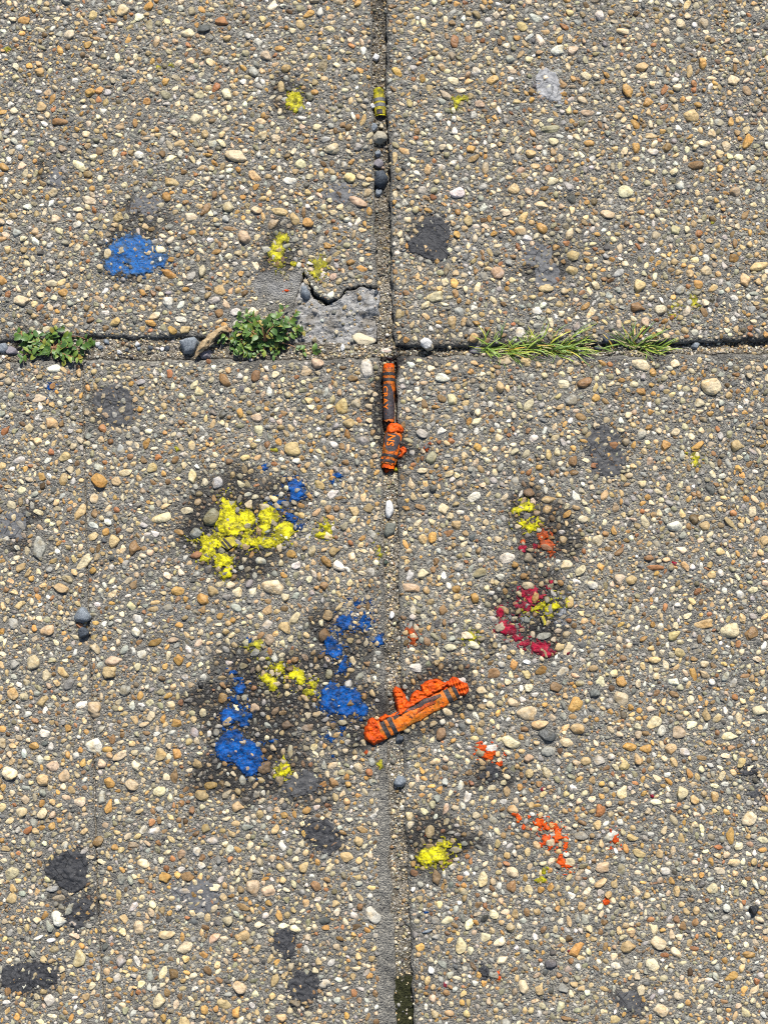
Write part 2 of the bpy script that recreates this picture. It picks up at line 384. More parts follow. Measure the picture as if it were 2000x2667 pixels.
STAINS = [(600, 1400, 190, 150, .95), (560, 1290, 130, 90, .6), (690, 1300, 150, 90, .7), (650, 1860, 200, 210, .95), (800, 1790, 190, 150, .85), (900, 1680, 120, 110, .75), (620, 2010, 190, 100, .85),
 (1395, 1390, 110, 120, .85), (1450, 1400, 80, 80, .6), (1400, 1600, 140, 140, .95), (1150, 1785, 130, 75, .9), (1110, 1850, 120, 60, .7), (960, 1880, 100, 90, .85), (1290, 2010, 75, 75, .85),
 (1130, 2200, 115, 100, .95), (1430, 2180, 130, 80, .4), (345, 650, 100, 90, .85), (735, 660, 85, 85, .8), (766, 265, 75, 70, .7), (1195, 270, 45, 45, .4), (1012, 1010, 42, 150, 1.), (1035, 1170, 75, 90, .95),
 (380, 545, 75, 60, .65), (1075, 1655, 60, 60, .6), (1230, 1680, 60, 50, .5), (280, 1060, 90, 80, .3), (885, 480, 70, 70, .4), (1160, 860, 200, 30, .3), (40, 1370, 70, 60, .6), (700, 830, 60, 40, .3),
 (1850, 1200, 60, 50, .35), (1125, 620, 75, 75, .5), (1405, 690, 70, 80, .7), (295, 1055, 75, 75, .6), (1577, 1172, 70, 85, .65), (180, 2272, 75, 70, .55), (205, 2380, 60, 55, .6), (75, 2548, 95, 60, .6), (845, 2180, 65, 60, .6), (745, 2475, 55, 55, .6), (792, 2570, 58, 52, .55), (525, 2335, 75, 65, .6), (780, 2050, 90, 60, .6), (1646, 2608, 52, 45, .6), (1425, 230, 50, 55, .25), (30, 1370, 60, 60, .5), (146, 466, 34, 40, .6), (1950, 2040, 40, 60, .5), (1780, 80, 130, 90, .3), (1560, 260, 110, 80, .25), (220, 360, 70, 90, .22), (1480, 640, 130, 120, .2), (340, 2130, 260, 110, .2), (1600, 1050, 160, 100, .2), (480, 180, 150, 60, .2), (110, 870, 130, 40, .5), (680, 880, 160, 50, .5), (1350, 890, 200, 40, .4)]
def stain(x, y, near_joint=True):
    r = np.zeros(np.shape(x))
    wx = x + (fbm(x, y, 0.014, 93, 3) - 0.5) * 0.026; wy = y + (fbm(x, y, 0.014, 94, 3) - 0.5) * 0.026
    for cx, cy, rx, ry, s in STAINS:
        d = ell(wx, wy, cx, cy, rx, ry)
        r = 1 - (1 - r) * (1 - s * sstep(1.2, 0.45, d))
    n = fbm(x, y, 0.011, 91, 4)
    n2 = fbm(x, y, 0.0035, 92, 3)
    e = sstep(0.22, 0.72, r + (n - 0.5) * 1.1 + (n2 - 0.5) * 0.7) * np.clip(r * 2.2, 0, 1)
    dj_ = np.minimum(np.abs(x - (vL(y) + vR(y)) / 2), np.abs(y - (hT(x) + hB(x)) / 2))
    near = 0.45 * sstep(0.016, 0.004, dj_) * sstep(0.4, 0.7, fbm(x, y, 0.009, 95, 4))
    return np.clip(0.2 * r + 0.8 * e * (0.35 + 0.65 * r) + (near * (1 - r) if near_joint else 0), 0, 1)
PALES = [(720, 740, 85, 55, .75), (1235, 650, 60, 70, .55), (440, 1600, 70, 40, .35), (20, 1130, 50, 40, .5), (230, 2580, 45, 120, .55), (560, 870, 260, 14, .2), (200, 2060, 60, 60, .3), (1530, 420, 30, 30, .3), (1390, 1585, 80, 40, .3), (1050, 1050, 20, 20, .1)]
def pale(x, y):
    r = np.zeros(np.shape(x))
    for cx, cy, rx, ry, s in PALES:
        r = np.maximum(r, s * sstep(1.1, 0.4, ell(x, y, cx, cy, rx, ry)))
    return np.clip(r * sstep(0.3, 0.6, fbm(x, y, 0.007, 55, 4)), 0, 1)

def edge_drop(d):
    r = 2.4 * MM
    t = np.clip((r - d) / r, 0, 0.97)
    return r * 0.75 * (1 - np.sqrt(1 - t * t))
def slab_z(x, y, key):
    z = ZOFF[key] + (fbm(x, y, 0.05, 21, 2) - 0.5) * 0.9 * MM + (fbm(x, y, 0.006, 22, 3) - 0.5) * 1.3 * MM + (fbm(x, y, 0.0024, 23, 2) - 0.5) * 1.3 * MM
    if key in ('tl', 'll', 'lm'): pass
    if key == 'tl': d = np.minimum(vL(y) - x, y - hT(x))
    if key == 'tr': d = np.minimum(x - vR(y), y - hT(x))
    if key == 'll': d = np.minimum(hB(x) - y, np.maximum(cL(y) - x, 0) + 0.8 * MM)
    if key == 'lm': d = np.minimum(np.minimum(vL(y) - x, hB(x) - y), np.maximum(x - cR(y), 0) + 0.8 * MM)
    if key == 'lr': d = np.minimum(x - vR(y), hB(x) - y)
    z = z - edge_drop(d - 2.2 * MM * np.clip(fbm(x, y, 0.0045, 26, 3) - 0.45, 0, 1))
    if key == 'tl':
        ip = in_poly(x, y, SPALL)
        z = np.where(ip, -12 * MM, z)
    return z
def sand_z(x, y):
    px, py = unpix(x, y)
    xl, xr = vL(y), vR(y)
    u = np.clip((x - xl) / (xr - xl), -0.3, 1.3)
    lvl = np.interp(py, [0, 250, 500, 700, 900, 1000, 1200, 1260, 1500, 2000, 2400, 2470, 2667], [-2.6, -2.6, -3.6, -1.6, -1.6, -5.0, -4.6, -1.0, -0.3, -0.4, -0.8, -1.8, -2.0]) * MM
    zv = lvl - 0.9 * MM * u
    yt, yb = hT(x), hB(x)
    v = np.clip((y - yb) / (yt - yb), -0.3, 1.3)            # 0 at lower slab, 1 at upper slab
    zh = -0.9 * MM - np.interp(px, [0, 1000, 1200, 2000], [1.1, 1.0, 2.2, 3.0]) * MM * sstep(0.05, 0.95, v)
    zh = np.where((px > 770) & (px < 1080), np.maximum(zh, -1.6 * MM), zh)
    inh = (y < yt) & (y > yb)
    z = np.where(inh, np.where((x > xl) & (x < xr), np.maximum(zh, -1.5 * MM), zh), zv)
    return z + (fbm(x, y, 0.006, 31, 3) - 0.5) * 1.6 * MM + (fbm(x, y, 0.0018, 32, 2) - 0.5) * 1.0 * MM
def region(x, y):
    """index of slab under a point, -1 for joints"""
    top = y > hT(x); bot = y < hB(x); lef = x < vL(y); rig = x > vR(y)
    r = np.full(np.shape(x), -1)
    r[top & lef] = 0; r[top & rig] = 1; r[bot & rig] = 4
    r[bot & (x < cL(y))] = 2; r[bot & (x > cR(y)) & lef] = 3
    return r
KEYS = ['tl', 'tr', 'll', 'lm', 'lr']

# heights of the whole place on a raster, used to lay wax, gum and stones on the real relief
G = 0.4 * MM
RX = np.arange(XMIN, XMAX, G); RY = np.arange(YMIN, YMAX, G)
gx, gy = np.meshgrid(RX, RY)
REG = region(gx, gy)
MORT = sand_z(gx, gy)
for i, k in enumerate(KEYS):
    sel = REG == i
    MORT[sel] = slab_z(gx[sel], gy[sel], k)
SP_IN = in_poly(gx, gy, SPALL) & (REG == 0)
MORT[SP_IN] = -2.2 * MM
HT = MORT.copy()
def samp(A, x, y):
    fx = np.clip((x - XMIN) / G, 0, len(RX) - 1.001); fy = np.clip((y - YMIN) / G, 0, len(RY) - 1.001)
    i = fx.astype(int); j = fy.astype(int); fx = fx - i; fy = fy - j
    return (A[j, i] * (1 - fx) + A[j, i + 1] * fx) * (1 - fy) + (A[j + 1, i] * (1 - fx) + A[j + 1, i + 1] * fx) * fy

# ------------------------------------------------------------------ slabs (structure)
STEP = 0.72 * MM
OUT = np.array([0.004, 0.02, 0.08, 0.3, 1.5, 8.0, 40.0])
def axis_params(a0, a1, open0, open1):
    n = max(3, int(round((a1 - a0) / STEP)))
    t = np.linspace(0, 1, n + 1); kind = np.zeros(n + 1); off = np.zeros(n + 1)
    if open0: t = np.r_[np.zeros(len(OUT)), t]; off = np.r_[-OUT[::-1], off]; kind = np.r_[np.ones(len(OUT)), kind]
    else: t = np.r_[0, t]; off = np.r_[0, off]; kind = np.r_[2, kind]
    if open1: t = np.r_[t, np.ones(len(OUT))]; off = np.r_[off, OUT]; kind = np.r_[kind, np.ones(len(OUT))]
    else: t = np.r_[t, 1]; off = np.r_[off, 0]; kind = np.r_[kind, 2]
    return t, off, kind
slabs = {}
SLAB_LABEL = {
 'tl': 'upper left slab of pebbly exposed aggregate concrete with a broken corner',
 'tr': 'upper right slab of pebbly exposed aggregate concrete above the grass tufts',
 'll': 'narrow strip of pebbly concrete left of the thin crack at the lower left edge',
 'lm': 'lower left slab of pebbly concrete stained by blue and yellow wax',
 'lr': 'lower right slab of pebbly concrete with crimson wax'}
def build_slab(key):
    cst = lambda v: (lambda t: np.full(np.shape(t), v))
    xl, xr, yb, yt = {'tl': (cst(XMIN), vL, hT, cst(YMAX)), 'tr': (vR, cst(XMAX), hT, cst(YMAX)), 'll': (cst(XMIN), cL, cst(YMIN), hB),
                      'lm': (cR, vL, cst(YMIN), hB), 'lr': (vR, cst(XMAX), cst(YMIN), hB)}[key]
    ox0, ox1, oy0, oy1 = key in ('tl', 'll'), key in ('tr', 'lr'), key[0] == 'l', key[0] == 't'
    ym = (yb(np.array(0.)) + yt(np.array(0.))) / 2; xm = (xl(ym) + xr(ym)) / 2
    tx, fx, kx = axis_params(float(xl(ym)), float(xr(ym)), ox0, ox1)
    ty, fy, ky = axis_params(float(yb(xm)), float(yt(xm)), oy0, oy1)
    U, W = np.meshgrid(tx, ty, indexing='ij')
    x = xl(np.full_like(U, ym)) * (1 - U) + xr(np.full_like(U, ym)) * U
    for _ in range(3):
        y = yb(x) * (1 - W) + yt(x) * W
        x = xl(y) * (1 - U) + xr(y) * U
    z = slab_z(x, y, key)
    skirt = (kx == 2)[:, None] | (ky == 2)[None, :]
    z = np.where(skirt, -18 * MM, z)
    far = np.clip((kx == 1)[:, None] + (ky == 1)[None, :], 0, 1).astype(float) * np.ones_like(z)
    mask = np.stack([stain(x, y) * (1 - far), pale(x, y) * (1 - far), far], -1).reshape(-1, 3)
    x = x + fx[:, None]; y = y + fy[None, :]
    z = np.where((far > 0) & ~skirt, ZOFF[key] - 0.1 * MM, z)
    V = np.stack([x, y, z], -1).reshape(-1, 3)
    me = make_mesh('paving_slab', V, grid_faces(len(tx), len(ty)))
    color_attr(me, 'mask', mask)
    o = add_obj('paving_slab', me, M_MORTAR)
    set_props(o, SLAB_LABEL[key], 'paving slab', 'concrete paving slabs', 'structure')
    slabs[key] = o
for k in KEYS: build_slab(k)

# bed of earth beneath everything
gme = make_mesh('ground', [(-60, -60, -0.02), (60, -60, -0.02), (60, 60, -0.02), (-60, 60, -0.02)], [[0, 1, 2, 3]], False)
color_attr(gme, 'mask', np.zeros((4, 3)))
set_props(add_obj('ground', gme, M_SAND), 'sandy earth under the slabs, seen in the joints', 'ground', None, 'structure')
# sand that fills the joints
def build_sand():
    s = 0.75 * MM
    xs = np.arange(XMIN, XMAX, s); ys = np.arange(YMIN, YMAX, s)
    x, y = np.meshgrid(xs, ys, indexing='ij')
    m = 1.6 * MM
    keep = ((x > vL(y) - m) & (x < vR(y) + m)) | ((y < hT(x) + m) & (y > hB(x) - m)) | ((np.abs(x - C_X(y)) < 1.6 * MM) & (y < hB(x)))
    z = sand_z(x, y)
    crack = (np.abs(x - C_X(y)) < 2 * MM) & (y < hB(x))
    z = np.where(crack, -2.0 * MM + (fbm(x, y, 0.01, 77, 2) - 0.4) * 3 * MM, z)
    px, py = unpix(x, y)
    moss = sstep(2535, 2565, py + 30 * (fbm(x, y, 0.004, 12, 2) - 0.5)) * (np.abs(px - 1055) < 80) + 0.35 * (sstep(2380, 2540, py)) * (np.abs(px - 1055) < 80)
    sand_dark = np.clip(stain(x, y, False) + 0.5 * sstep(720, 560, py) * (np.abs(px - 985) < 60) * sstep(0.25, 0.6, fbm(x, y, 0.008, 78, 3)) + 0.35 * sstep(150, -50, py) + 0.5 * (np.abs(py - 890) < 40) * (px > 1000) * (px < 1200), 0, 1)  # stains, dark dirt in the upper joint, darker sand right of the crossing
    mask = np.stack([sand_dark, np.clip(moss, 0, 1), 0 * z], -1).reshape(-1, 3)
    F = grid_faces(len(xs), len(ys))
    kf = keep.ravel()[F].all(1); F = F[kf]
    used = np.unique(F); remap = np.full(x.size, -1); remap[used] = np.arange(len(used))
    V = np.stack([x, y, z], -1).reshape(-1, 3)[used]
    me = make_mesh('joint_sand', V, remap[F]); color_attr(me, 'mask', mask[used])
    set_props(add_obj('joint_sand', me, M_SAND), 'gritty brown sand filling the joints between slabs', 'sand', None, 'structure')
build_sand()

# ------------------------------------------------------------------ pebbles
def ico(sub):
    bm = bmesh.new(); bmesh.ops.create_icosphere(bm, subdivisions=sub, radius=1.0)
    V = np.array([v.co[:] for v in bm.verts]); F = np.array([[v.index for v in f.verts] for f in bm.faces]); bm.free()
    return V, F
def template(sub, seed, cut=-0.35, ang=0.5):
    """a worn or broken pebble; `ang` makes it more angular"""
    r = np.random.default_rng(seed)
    V, F = ico(sub)
    V = V.copy()
    for k in range(int(2 + ang * 9)):                       # chop with planes, softly
        n = r.normal(size=3); n[2] = abs(n[2]) * 0.7; n /= np.linalg.norm(n)
        d = r.uniform(0.55, 0.92); s = V @ n - d
        V -= np.clip(s, 0, None)[:, None] * n * r.uniform(0.75, 1.0)
    n = np.array([r.normal() * 0.22, r.normal() * 0.22, 1.0]); n /= np.linalg.norm(n)     # worn top
    V -= np.clip(V @ n - r.uniform(0.45, 0.75), 0, None)[:, None] * n * 0.8
    f = 1 + 0.10 * np.sin(V @ r.normal(size=3) * 2.2 + r.uniform(0, 6)) + 0.07 * np.sin(V @ r.normal(size=3) * 4 + r.uniform(0, 6))
    V *= f[:, None]
    V[:, 0] /= np.abs(V[:, 0]).max(); V[:, 1] /= np.abs(V[:, 1]).max(); V[:, 2] /= V[:, 2].max()
    if cut is not None:
        keep = (V[F][:, :, 2] > cut).any(1); F = F[keep]
        u = np.unique(F); m = np.full(len(V), -1); m[u] = np.arange(len(u)); V = V[u]; F = m[F]
    return V, F
T_BIG = [template(3, 100 + i, -0.3, [0.25, 0.8, 1.3, 2.0][i % 4]) for i in range(24)]
T_MED = [template(2, 200 + i, -0.3, [0.3, 1.0, 1.8][i % 3]) for i in range(20)]
T_SML = [template(1, 300 + i, -0.1, 0.5) for i in range(12)]
T_TINY = [template(0 + 1, 400 + i, 0.05, 0.7) for i in range(12)]
BIG_ME = [make_mesh('pebble', v, f, flat=np.full(len(f), False)) for i, (v, f) in enumerate(T_BIG)]
for me in BIG_ME: me.materials.append(M_PEB_OBJ)

PAL = {'c': (0.555, 0.46, 0.295), 'l': (0.64, 0.545, 0.36), 't': (0.485, 0.355, 0.18), 'o': (0.45, 0.265, 0.085), 'b': (0.25, 0.155, 0.072), 'w': (0.585, 0.55, 0.47),
       'g': (0.33, 0.32, 0.275), 'k': (0.10, 0.10, 0.095), 'p': (0.50, 0.37, 0.24), 'r': (0.33, 0.155, 0.065), 'v': (0.30, 0.27, 0.17)}
TILES = {1: (0, 0), 2: (1000, 0), 3: (0, 800), 4: (1000, 800), 5: (0, 1700), 6: (1000, 1700)}
# pebbles that stand out in the photograph: tile, x, y, length, width, angle, colour
NOTED = """
1 528,42,60,52,0,c 485,88,48,24,5,r 955,95,62,50,30,r 885,128,60,44,-30,k 105,90,50,40,-20,o 1300,112,60,40,50,t 170,128,52,26,10,c 298,148,48,44,0,l 555,170,66,26,-55,o 1148,242,52,44,50,c 1115,185,50,36,70,w 390,400,48,42,0,o 432,390,40,36,0,o 638,437,50,36,10,o 845,515,58,60,0,c 980,405,60,44,50,l 1020,675,100,50,10,c 1442,645,66,44,-25,c 340,712,76,36,35,l 1100,762,62,44,20,t 890,905,70,30,-55,b 1540,875,90,50,25,p 1210,915,72,38,10,t 1275,945,56,40,70,t 1330,963,48,38,10,o 830,942,58,44,0,c 1180,972,62,44,-30,p 1110,912,48,38,0,c 995,988,76,22,3,b 1060,1025,66,60,0,p 725,1180,80,40,25,o 780,620,52,34,-10,t 520,548,40,34,0,t 75,1008,46,38,0,g 1030,1405,66,52,-20,g 1018,1350,52,50,0,w 670,1365,58,32,-15,l 790,1382,60,28,15,w 1092,1348,56,60,0,l 90,1297,76,46,0,c 952,1255,56,46,0,t 730,1312,50,54,0,w 650,1395,48,26,15,o 745,1428,40,38,0,o 275,1265,44,34,0,o 15,725,50,36,30,o 1215,375,30,58,0,t 860,410,42,44,0,c 180,462,44,44,0,t 745,790,70,40,10,t 95,720,44,40,0,c
2 302,185,46,62,70,r 595,118,50,40,20,t 1280,105,62,52,0,c 1375,100,46,56,0,c 1030,138,56,30,15,c 748,222,56,46,0,w 812,222,60,44,-20,c 760,172,56,28,-60,o 465,350,66,48,-20,t 1112,290,62,44,10,t 1320,308,34,62,0,t 1415,340,60,24,5,l 1505,350,58,48,0,c 1050,395,64,40,60,o 725,560,92,34,-8,v 1322,500,66,58,0,t 875,490,62,32,-10,p 1570,610,84,40,-60,o 630,668,48,46,0,t 885,620,46,32,0,o 315,832,62,50,0,w 1040,830,64,52,0,l 810,865,50,40,50,k 675,888,70,40,25,c 965,930,64,46,0,p 490,1180,56,54,0,p 820,1105,66,56,-40,t 805,1170,60,44,0,t 700,1245,64,40,0,t 220,1285,72,48,0,c 1100,1237,62,64,0,t 1090,1330,72,46,10,b 1190,1340,58,56,0,l 1275,1255,46,44,0,g 1125,1390,40,52,-60,p 1620,1150,90,40,-15,t 1555,1210,50,60,0,t 660,1345,46,34,0,w 295,1400,40,60,0,t 585,995,52,44,0,c 680,988,46,48,0,o 560,818,56,46,-20,t 95,660,80,44,10,t 1345,715,70,40,-10,b
3 230,262,60,38,0,w 165,392,64,34,-5,c 225,500,54,52,0,t 20,540,60,32,-45,r 430,755,70,70,0,o 540,715,60,32,-15,c 410,832,52,46,40,c 340,893,90,44,-62,t 700,910,82,42,-10,c 365,1102,84,40,-40,c 490,1015,48,66,0,t 580,1040,54,66,0,b 805,880,62,46,0,l 915,905,76,80,0,v 945,755,56,54,0,w 850,975,62,50,0,g 830,728,40,66,0,c 1265,612,76,60,10,t 1120,535,44,50,0,c 1175,1205,92,64,10,c 970,315,64,44,30,b 1110,475,52,36,0,p 1370,247,58,56,0,p 1585,262,52,90,0,w 1475,425,50,74,0,t 1320,275,50,44,0,p 735,288,30,46,0,r 960,465,40,40,0,k 265,1218,60,46,0,t 770,1225,56,42,-20,o 880,1265,64,48,20,o 565,1290,46,42,0,c 205,1395,58,48,0,p 1155,1310,44,44,0,t 1230,1385,66,48,60,t 1400,1420,60,60,0,b 1275,1345,62,44,-50,c 850,1070,54,36,0,r 660,690,56,44,0,t 95,790,40,36,0,l 170,1040,60,110,0,g
4 520,232,62,36,5,l 615,240,50,38,0,t 1105,245,80,48,15,l 185,162,58,48,15,c 1412,342,90,72,10,c 868,332,70,52,-35,b 775,335,52,46,0,l 805,400,54,50,0,g 250,305,62,36,10,w 295,400,44,50,0,c 245,538,48,36,0,w 165,550,52,44,0,w 850,475,46,36,0,b 712,638,34,56,0,t 400,605,36,40,0,o 815,665,36,46,0,b 915,582,36,34,0,t 1215,598,46,50,0,o 1522,600,66,60,0,t 1355,600,62,34,-35,o 1258,540,44,38,0,c 395,815,78,40,-20,w 710,830,62,34,0,t 255,870,52,50,0,c 625,803,46,34,0,b 315,945,46,40,0,t 1255,945,62,46,0,w 1125,930,38,58,0,c 1385,945,50,40,0,t 1015,1062,52,28,-45,b 1172,1125,78,26,0,r 410,1148,62,40,-20,v 530,1085,62,44,-20,w 120,1213,84,44,0,p 165,1155,52,44,0,c 850,1140,56,40,-60,c 900,1200,46,36,0,w 1070,1180,56,42,-30,t 1580,1415,70,56,-60,b 1495,1395,80,66,0,c 1380,1370,84,44,0,t 1250,1420,70,40,-30,t 255,1312,44,52,0,b 1640,1010,44,60,0,t 205,650,52,56,0,v
5 150,38,66,62,0,c 490,35,70,44,0,p 470,85,66,56,-30,t 55,178,48,50,0,t 410,248,62,66,0,p 405,400,70,66,0,w 270,85,60,36,25,t 230,490,54,44,0,c 40,530,66,66,0,l 185,550,52,52,0,t 275,530,48,56,0,p 690,440,50,52,0,t 770,440,46,50,0,o 755,540,72,36,-78,b 570,575,60,56,0,p 690,600,52,42,-30,c 875,618,64,48,0,t 470,560,56,44,30,o 345,645,50,42,0,l 410,752,58,60,0,b 470,670,70,34,-70,o 1025,668,56,46,0,t 95,690,50,56,0,c 185,695,48,48,0,c 55,950,76,52,-15,c 920,813,56,34,10,g 710,970,56,46,0,o 810,968,52,38,0,b 1095,1025,64,70,0,p 1160,1030,60,56,0,p 1610,1135,64,70,0,w 800,1275,66,44,-25,c 720,1225,74,48,-15,c 600,1190,44,66,0,c 1045,1225,62,46,0,t 340,1320,54,70,0,c 755,1390,46,48,0,b 685,1512,56,66,0,c 1035,1452,58,56,0,p 970,1520,60,36,10,t 1500,885,66,48,-10,t 1545,815,44,44,0,t 255,1150,66,54,60,w 1145,500,56,52,0,b 1050,60,40,34,0,v 1240,315,56,40,0,b 910,575,60,44,0,o 425,815,50,46,0,b
6 478,88,72,48,10,b 560,50,36,52,0,o 740,148,58,44,0,b 1025,125,46,44,0,o 830,225,84,50,-62,o 1025,195,66,60,40,c 545,388,76,52,0,l 620,262,92,62,0,c 670,315,76,46,-15,t 835,328,60,46,0,t 1160,303,72,50,-25,c 1270,345,56,48,0,c 1245,413,58,46,-30,t 1485,365,72,40,5,c 705,360,74,58,0,k 710,425,60,44,-25,g 790,390,62,42,0,p 1055,407,62,38,0,o 1130,415,50,36,0,o 1030,605,46,58,0,c 1285,610,54,64,0,c 1620,252,82,44,8,c 1370,455,60,30,10,b 1575,718,70,64,0,l 430,975,50,66,0,c 560,948,62,54,60,c 225,970,40,64,0,b 850,793,58,32,0,g 720,828,50,40,0,c 980,790,66,44,-30,w 1100,868,54,38,0,t 1495,790,36,70,0,o 1070,803,54,38,0,t 1215,945,44,36,0,w 1415,1020,46,44,0,c 330,1265,44,66,0,c 835,1275,86,42,-55,o 1050,1275,64,52,0,t 1185,1260,66,60,0,c 1160,1350,56,54,0,l 605,1445,50,60,0,c 1190,1545,66,56,0,c 550,1010,40,50,0,b 945,930,58,44,0,p 850,1100,38,44,0,t 1150,245,50,30,0,c 160,422,48,34,0,p 245,350,60,46,-40,b 805,905,60,40,10,c
"""
OG = 0.5 * MM
occ = np.zeros((int((YMAX - YMIN) / OG) + 2, int((XMAX - XMIN) / OG) + 2), bool)
# where no pebble may sit: joints, edges, the broken corner, smooth cement, and big ones under crayons
_ox = XMIN + np.arange(occ.shape[1]) * OG; _oy = YMIN + np.arange(occ.shape[0]) * OG
ogx, ogy = np.meshgrid(_ox, _oy)
oreg = region(ogx, ogy)
blocked = (oreg < 0)
dj = np.minimum(np.abs(ogx - np.clip(ogx, vL(ogy), vR(ogy))), np.abs(ogy - np.clip(ogy, hB(ogx), hT(ogx))))
blocked |= dj < 0.9 * MM
blocked |= in_poly(ogx, ogy, SPALL)
for e in [(730, 745, 70, 45), (690, 800, 40, 25), (780, 810, 40, 40), (910, 2580, 0.1, 0.1)]:
    blocked |= (ell(ogx, ogy, *e) < 1) & (fbm(ogx, ogy, 0.004, 8, 2) < 0.62)
blocked |= (ogy > hB(ogx) - 2.6 * MM) & (ogy < hB(ogx)) & (fbm(ogx, ogy, 0.006, 9, 2) < 0.55)
_opx, _opy = unpix(ogx, ogy)
smooth_joint = (np.abs(_opx - np.interp(_opy, [1300, 2667], [1000, 1018])) < np.interp(_opy, [1300, 2300, 2667], [6, 26, 30])) & (_opy > 1300)
blocked |= smooth_joint
occ |= blocked
def wclean(x, y, r):
    j0, j1 = int((y - r - YMIN) / OG), int((y + r - YMIN) / OG) + 1
    i0, i1 = int((x - r - XMIN) / OG), int((x + r - XMIN) / OG) + 1
    return max(j0, 0), max(j1, 1), max(i0, 0), max(i1, 1)
P = []          # x, y, a, b, c, ang, lift, colour(3), noted
def try_add(x, y, a, b, ang, force=False, shrink=0.86):
    r = max(a, b)
    j0, j1, i0, i1 = wclean(x, y, r)
    dx = _ox[i0:i1][None, :] - x; dy = _oy[j0:j1][:, None] - y
    if dx.size == 0 or dy.size == 0: return False
    ca, sa = math.cos(ang), math.sin(ang)
    e = ((dx * ca + dy * sa) / a) ** 2 + ((-dx * sa + dy * ca) / b) ** 2
    hit = e < shrink * shrink
    blk = occ[j0:j1, i0:i1][: hit.shape[0], : hit.shape[1]]
    if hit.shape != blk.shape: return False
    if not force and (blk & hit).any(): return False
    blk |= e < 1.0
    return True
def vary(c, r, amt=0.22):
    c = np.array(c); c = c * (1 + r.normal() * amt); c = c * (1 + r.normal(size=3) * 0.03)
    return np.clip(c, 0.02, 0.82)
CRAYON_ZONES = [(1080, 1850, 130, 34, -30), (1014, 1010, 30, 90, 0), (1025, 1170, 36, 80, 0)]
def under_crayon(x, y):
    return any(ell(np.array(x), np.array(y), *z) < 1.0 for z in CRAYON_ZONES)
for line in NOTED.strip().splitlines():
    parts = line.split(); ox, oy = TILES[int(parts[0])]
    for q in parts[1:]:
        x, y, w, h, ang, cc = q.split(','); x, y, w, h, ang = map(float, (x, y, w, h, ang))
        s = 1000 / 1659.0
        wx, wy = at(ox + x * s, oy + y * s)
        a, b = w / 2 * s * K, h / 2 * s * K
        if ang != 0 and b > a: a, b = b, a
        a *= 1.12; b *= 1.12
        if under_crayon(wx, wy): continue
        try_add(wx, wy, a, b, math.radians(-ang), True)
        P.append((wx, wy, a, b, min(a, b) * rng.uniform(0.42, 0.62), math.radians(-ang), rng.uniform(-0.1, 0.15), vary(PAL[cc], rng, 0.09), True))
area = (XMAX - XMIN) * (YMAX - YMIN)
def scatter(n_per_cm2, dmin, dmax, weights, shrink, power=1.6, tries=1.0, dim=1.0):
    n = int(area * 1e4 * n_per_cm2 * tries)
    keys = list(weights); wt = np.array([weights[k] for k in keys], float); wt /= wt.sum()
    d = np.sort(dmin + (dmax - dmin) * rng.random(n) ** power)[::-1]
    xs = rng.uniform(XMIN + 2 * MM, XMAX - 2 * MM, n); ys = rng.uniform(YMIN + 2 * MM, YMAX - 2 * MM, n)
    asp = np.clip(rng.normal(1.4, 0.33, n), 1.0, 2.8); an = rng.uniform(0, math.pi, n)
    ci = rng.choice(len(keys), n, p=wt); lift = rng.uniform(-0.3, 0.12, n); hh = rng.uniform(0.4, 0.72, n)
    clus = fbm(xs, ys, 0.022, 63, 3); gate = rng.random(n) < (0.35 + 1.5 * np.clip(clus - 0.25, 0, 1)) + (dmax < 2.8 * MM)
    free = ~occ[((ys - YMIN) / OG).round().astype(int), ((xs - XMIN) / OG).round().astype(int)]
    for i in np.where(free & gate)[0]:
        if occ[int(round((ys[i] - YMIN) / OG)), int(round((xs[i] - XMIN) / OG))]: continue
        a = d[i] / 2 * math.sqrt(asp[i]); b = d[i] / 2 / math.sqrt(asp[i])
        if d[i] > 3.4 * MM and under_crayon(xs[i], ys[i]): continue
        if try_add(xs[i], ys[i], a, b, an[i], False, shrink):
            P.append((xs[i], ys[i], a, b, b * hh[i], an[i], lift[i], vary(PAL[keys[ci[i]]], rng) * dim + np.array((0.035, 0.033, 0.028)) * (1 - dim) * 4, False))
W_BIG = dict(c=36, l=12, t=25, o=10, b=4, w=13, g=12, k=1, p=4, r=1.5, v=5)
W_SML = dict(c=22, l=6, t=20, o=12, b=10, w=9, g=24, k=5, p=2, r=4, v=11)
scatter(1.3, 4.0 * MM, 6.4 * MM, W_BIG, 0.88, 2.0)
W_MID = dict(c=26, l=8, t=24, o=11, b=8, w=10, g=16, k=2, p=4, r=3, v=9)
scatter(16, 2.2 * MM, 4.1 * MM, W_MID, 0.82, 1.4)
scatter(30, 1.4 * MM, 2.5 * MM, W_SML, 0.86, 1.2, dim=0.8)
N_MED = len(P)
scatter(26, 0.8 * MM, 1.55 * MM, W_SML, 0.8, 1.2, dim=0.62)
print('PEBBLES', N_MED, len(P))

PX = np.array([p[0] for p in P]); PY = np.array([p[1] for p in P])
PREG = region(PX, PY)
PST = np.clip(stain(PX, PY) * rng.uniform(0.45, 1.35, len(P)), 0, 1)
PM = samp(MORT, PX, PY)
def stained(c, s, size):
    k = s * (0.8 if size < 2.2 * MM else 0.55)
    return c * (1 - k) + np.array((0.05, 0.046, 0.042)) * k
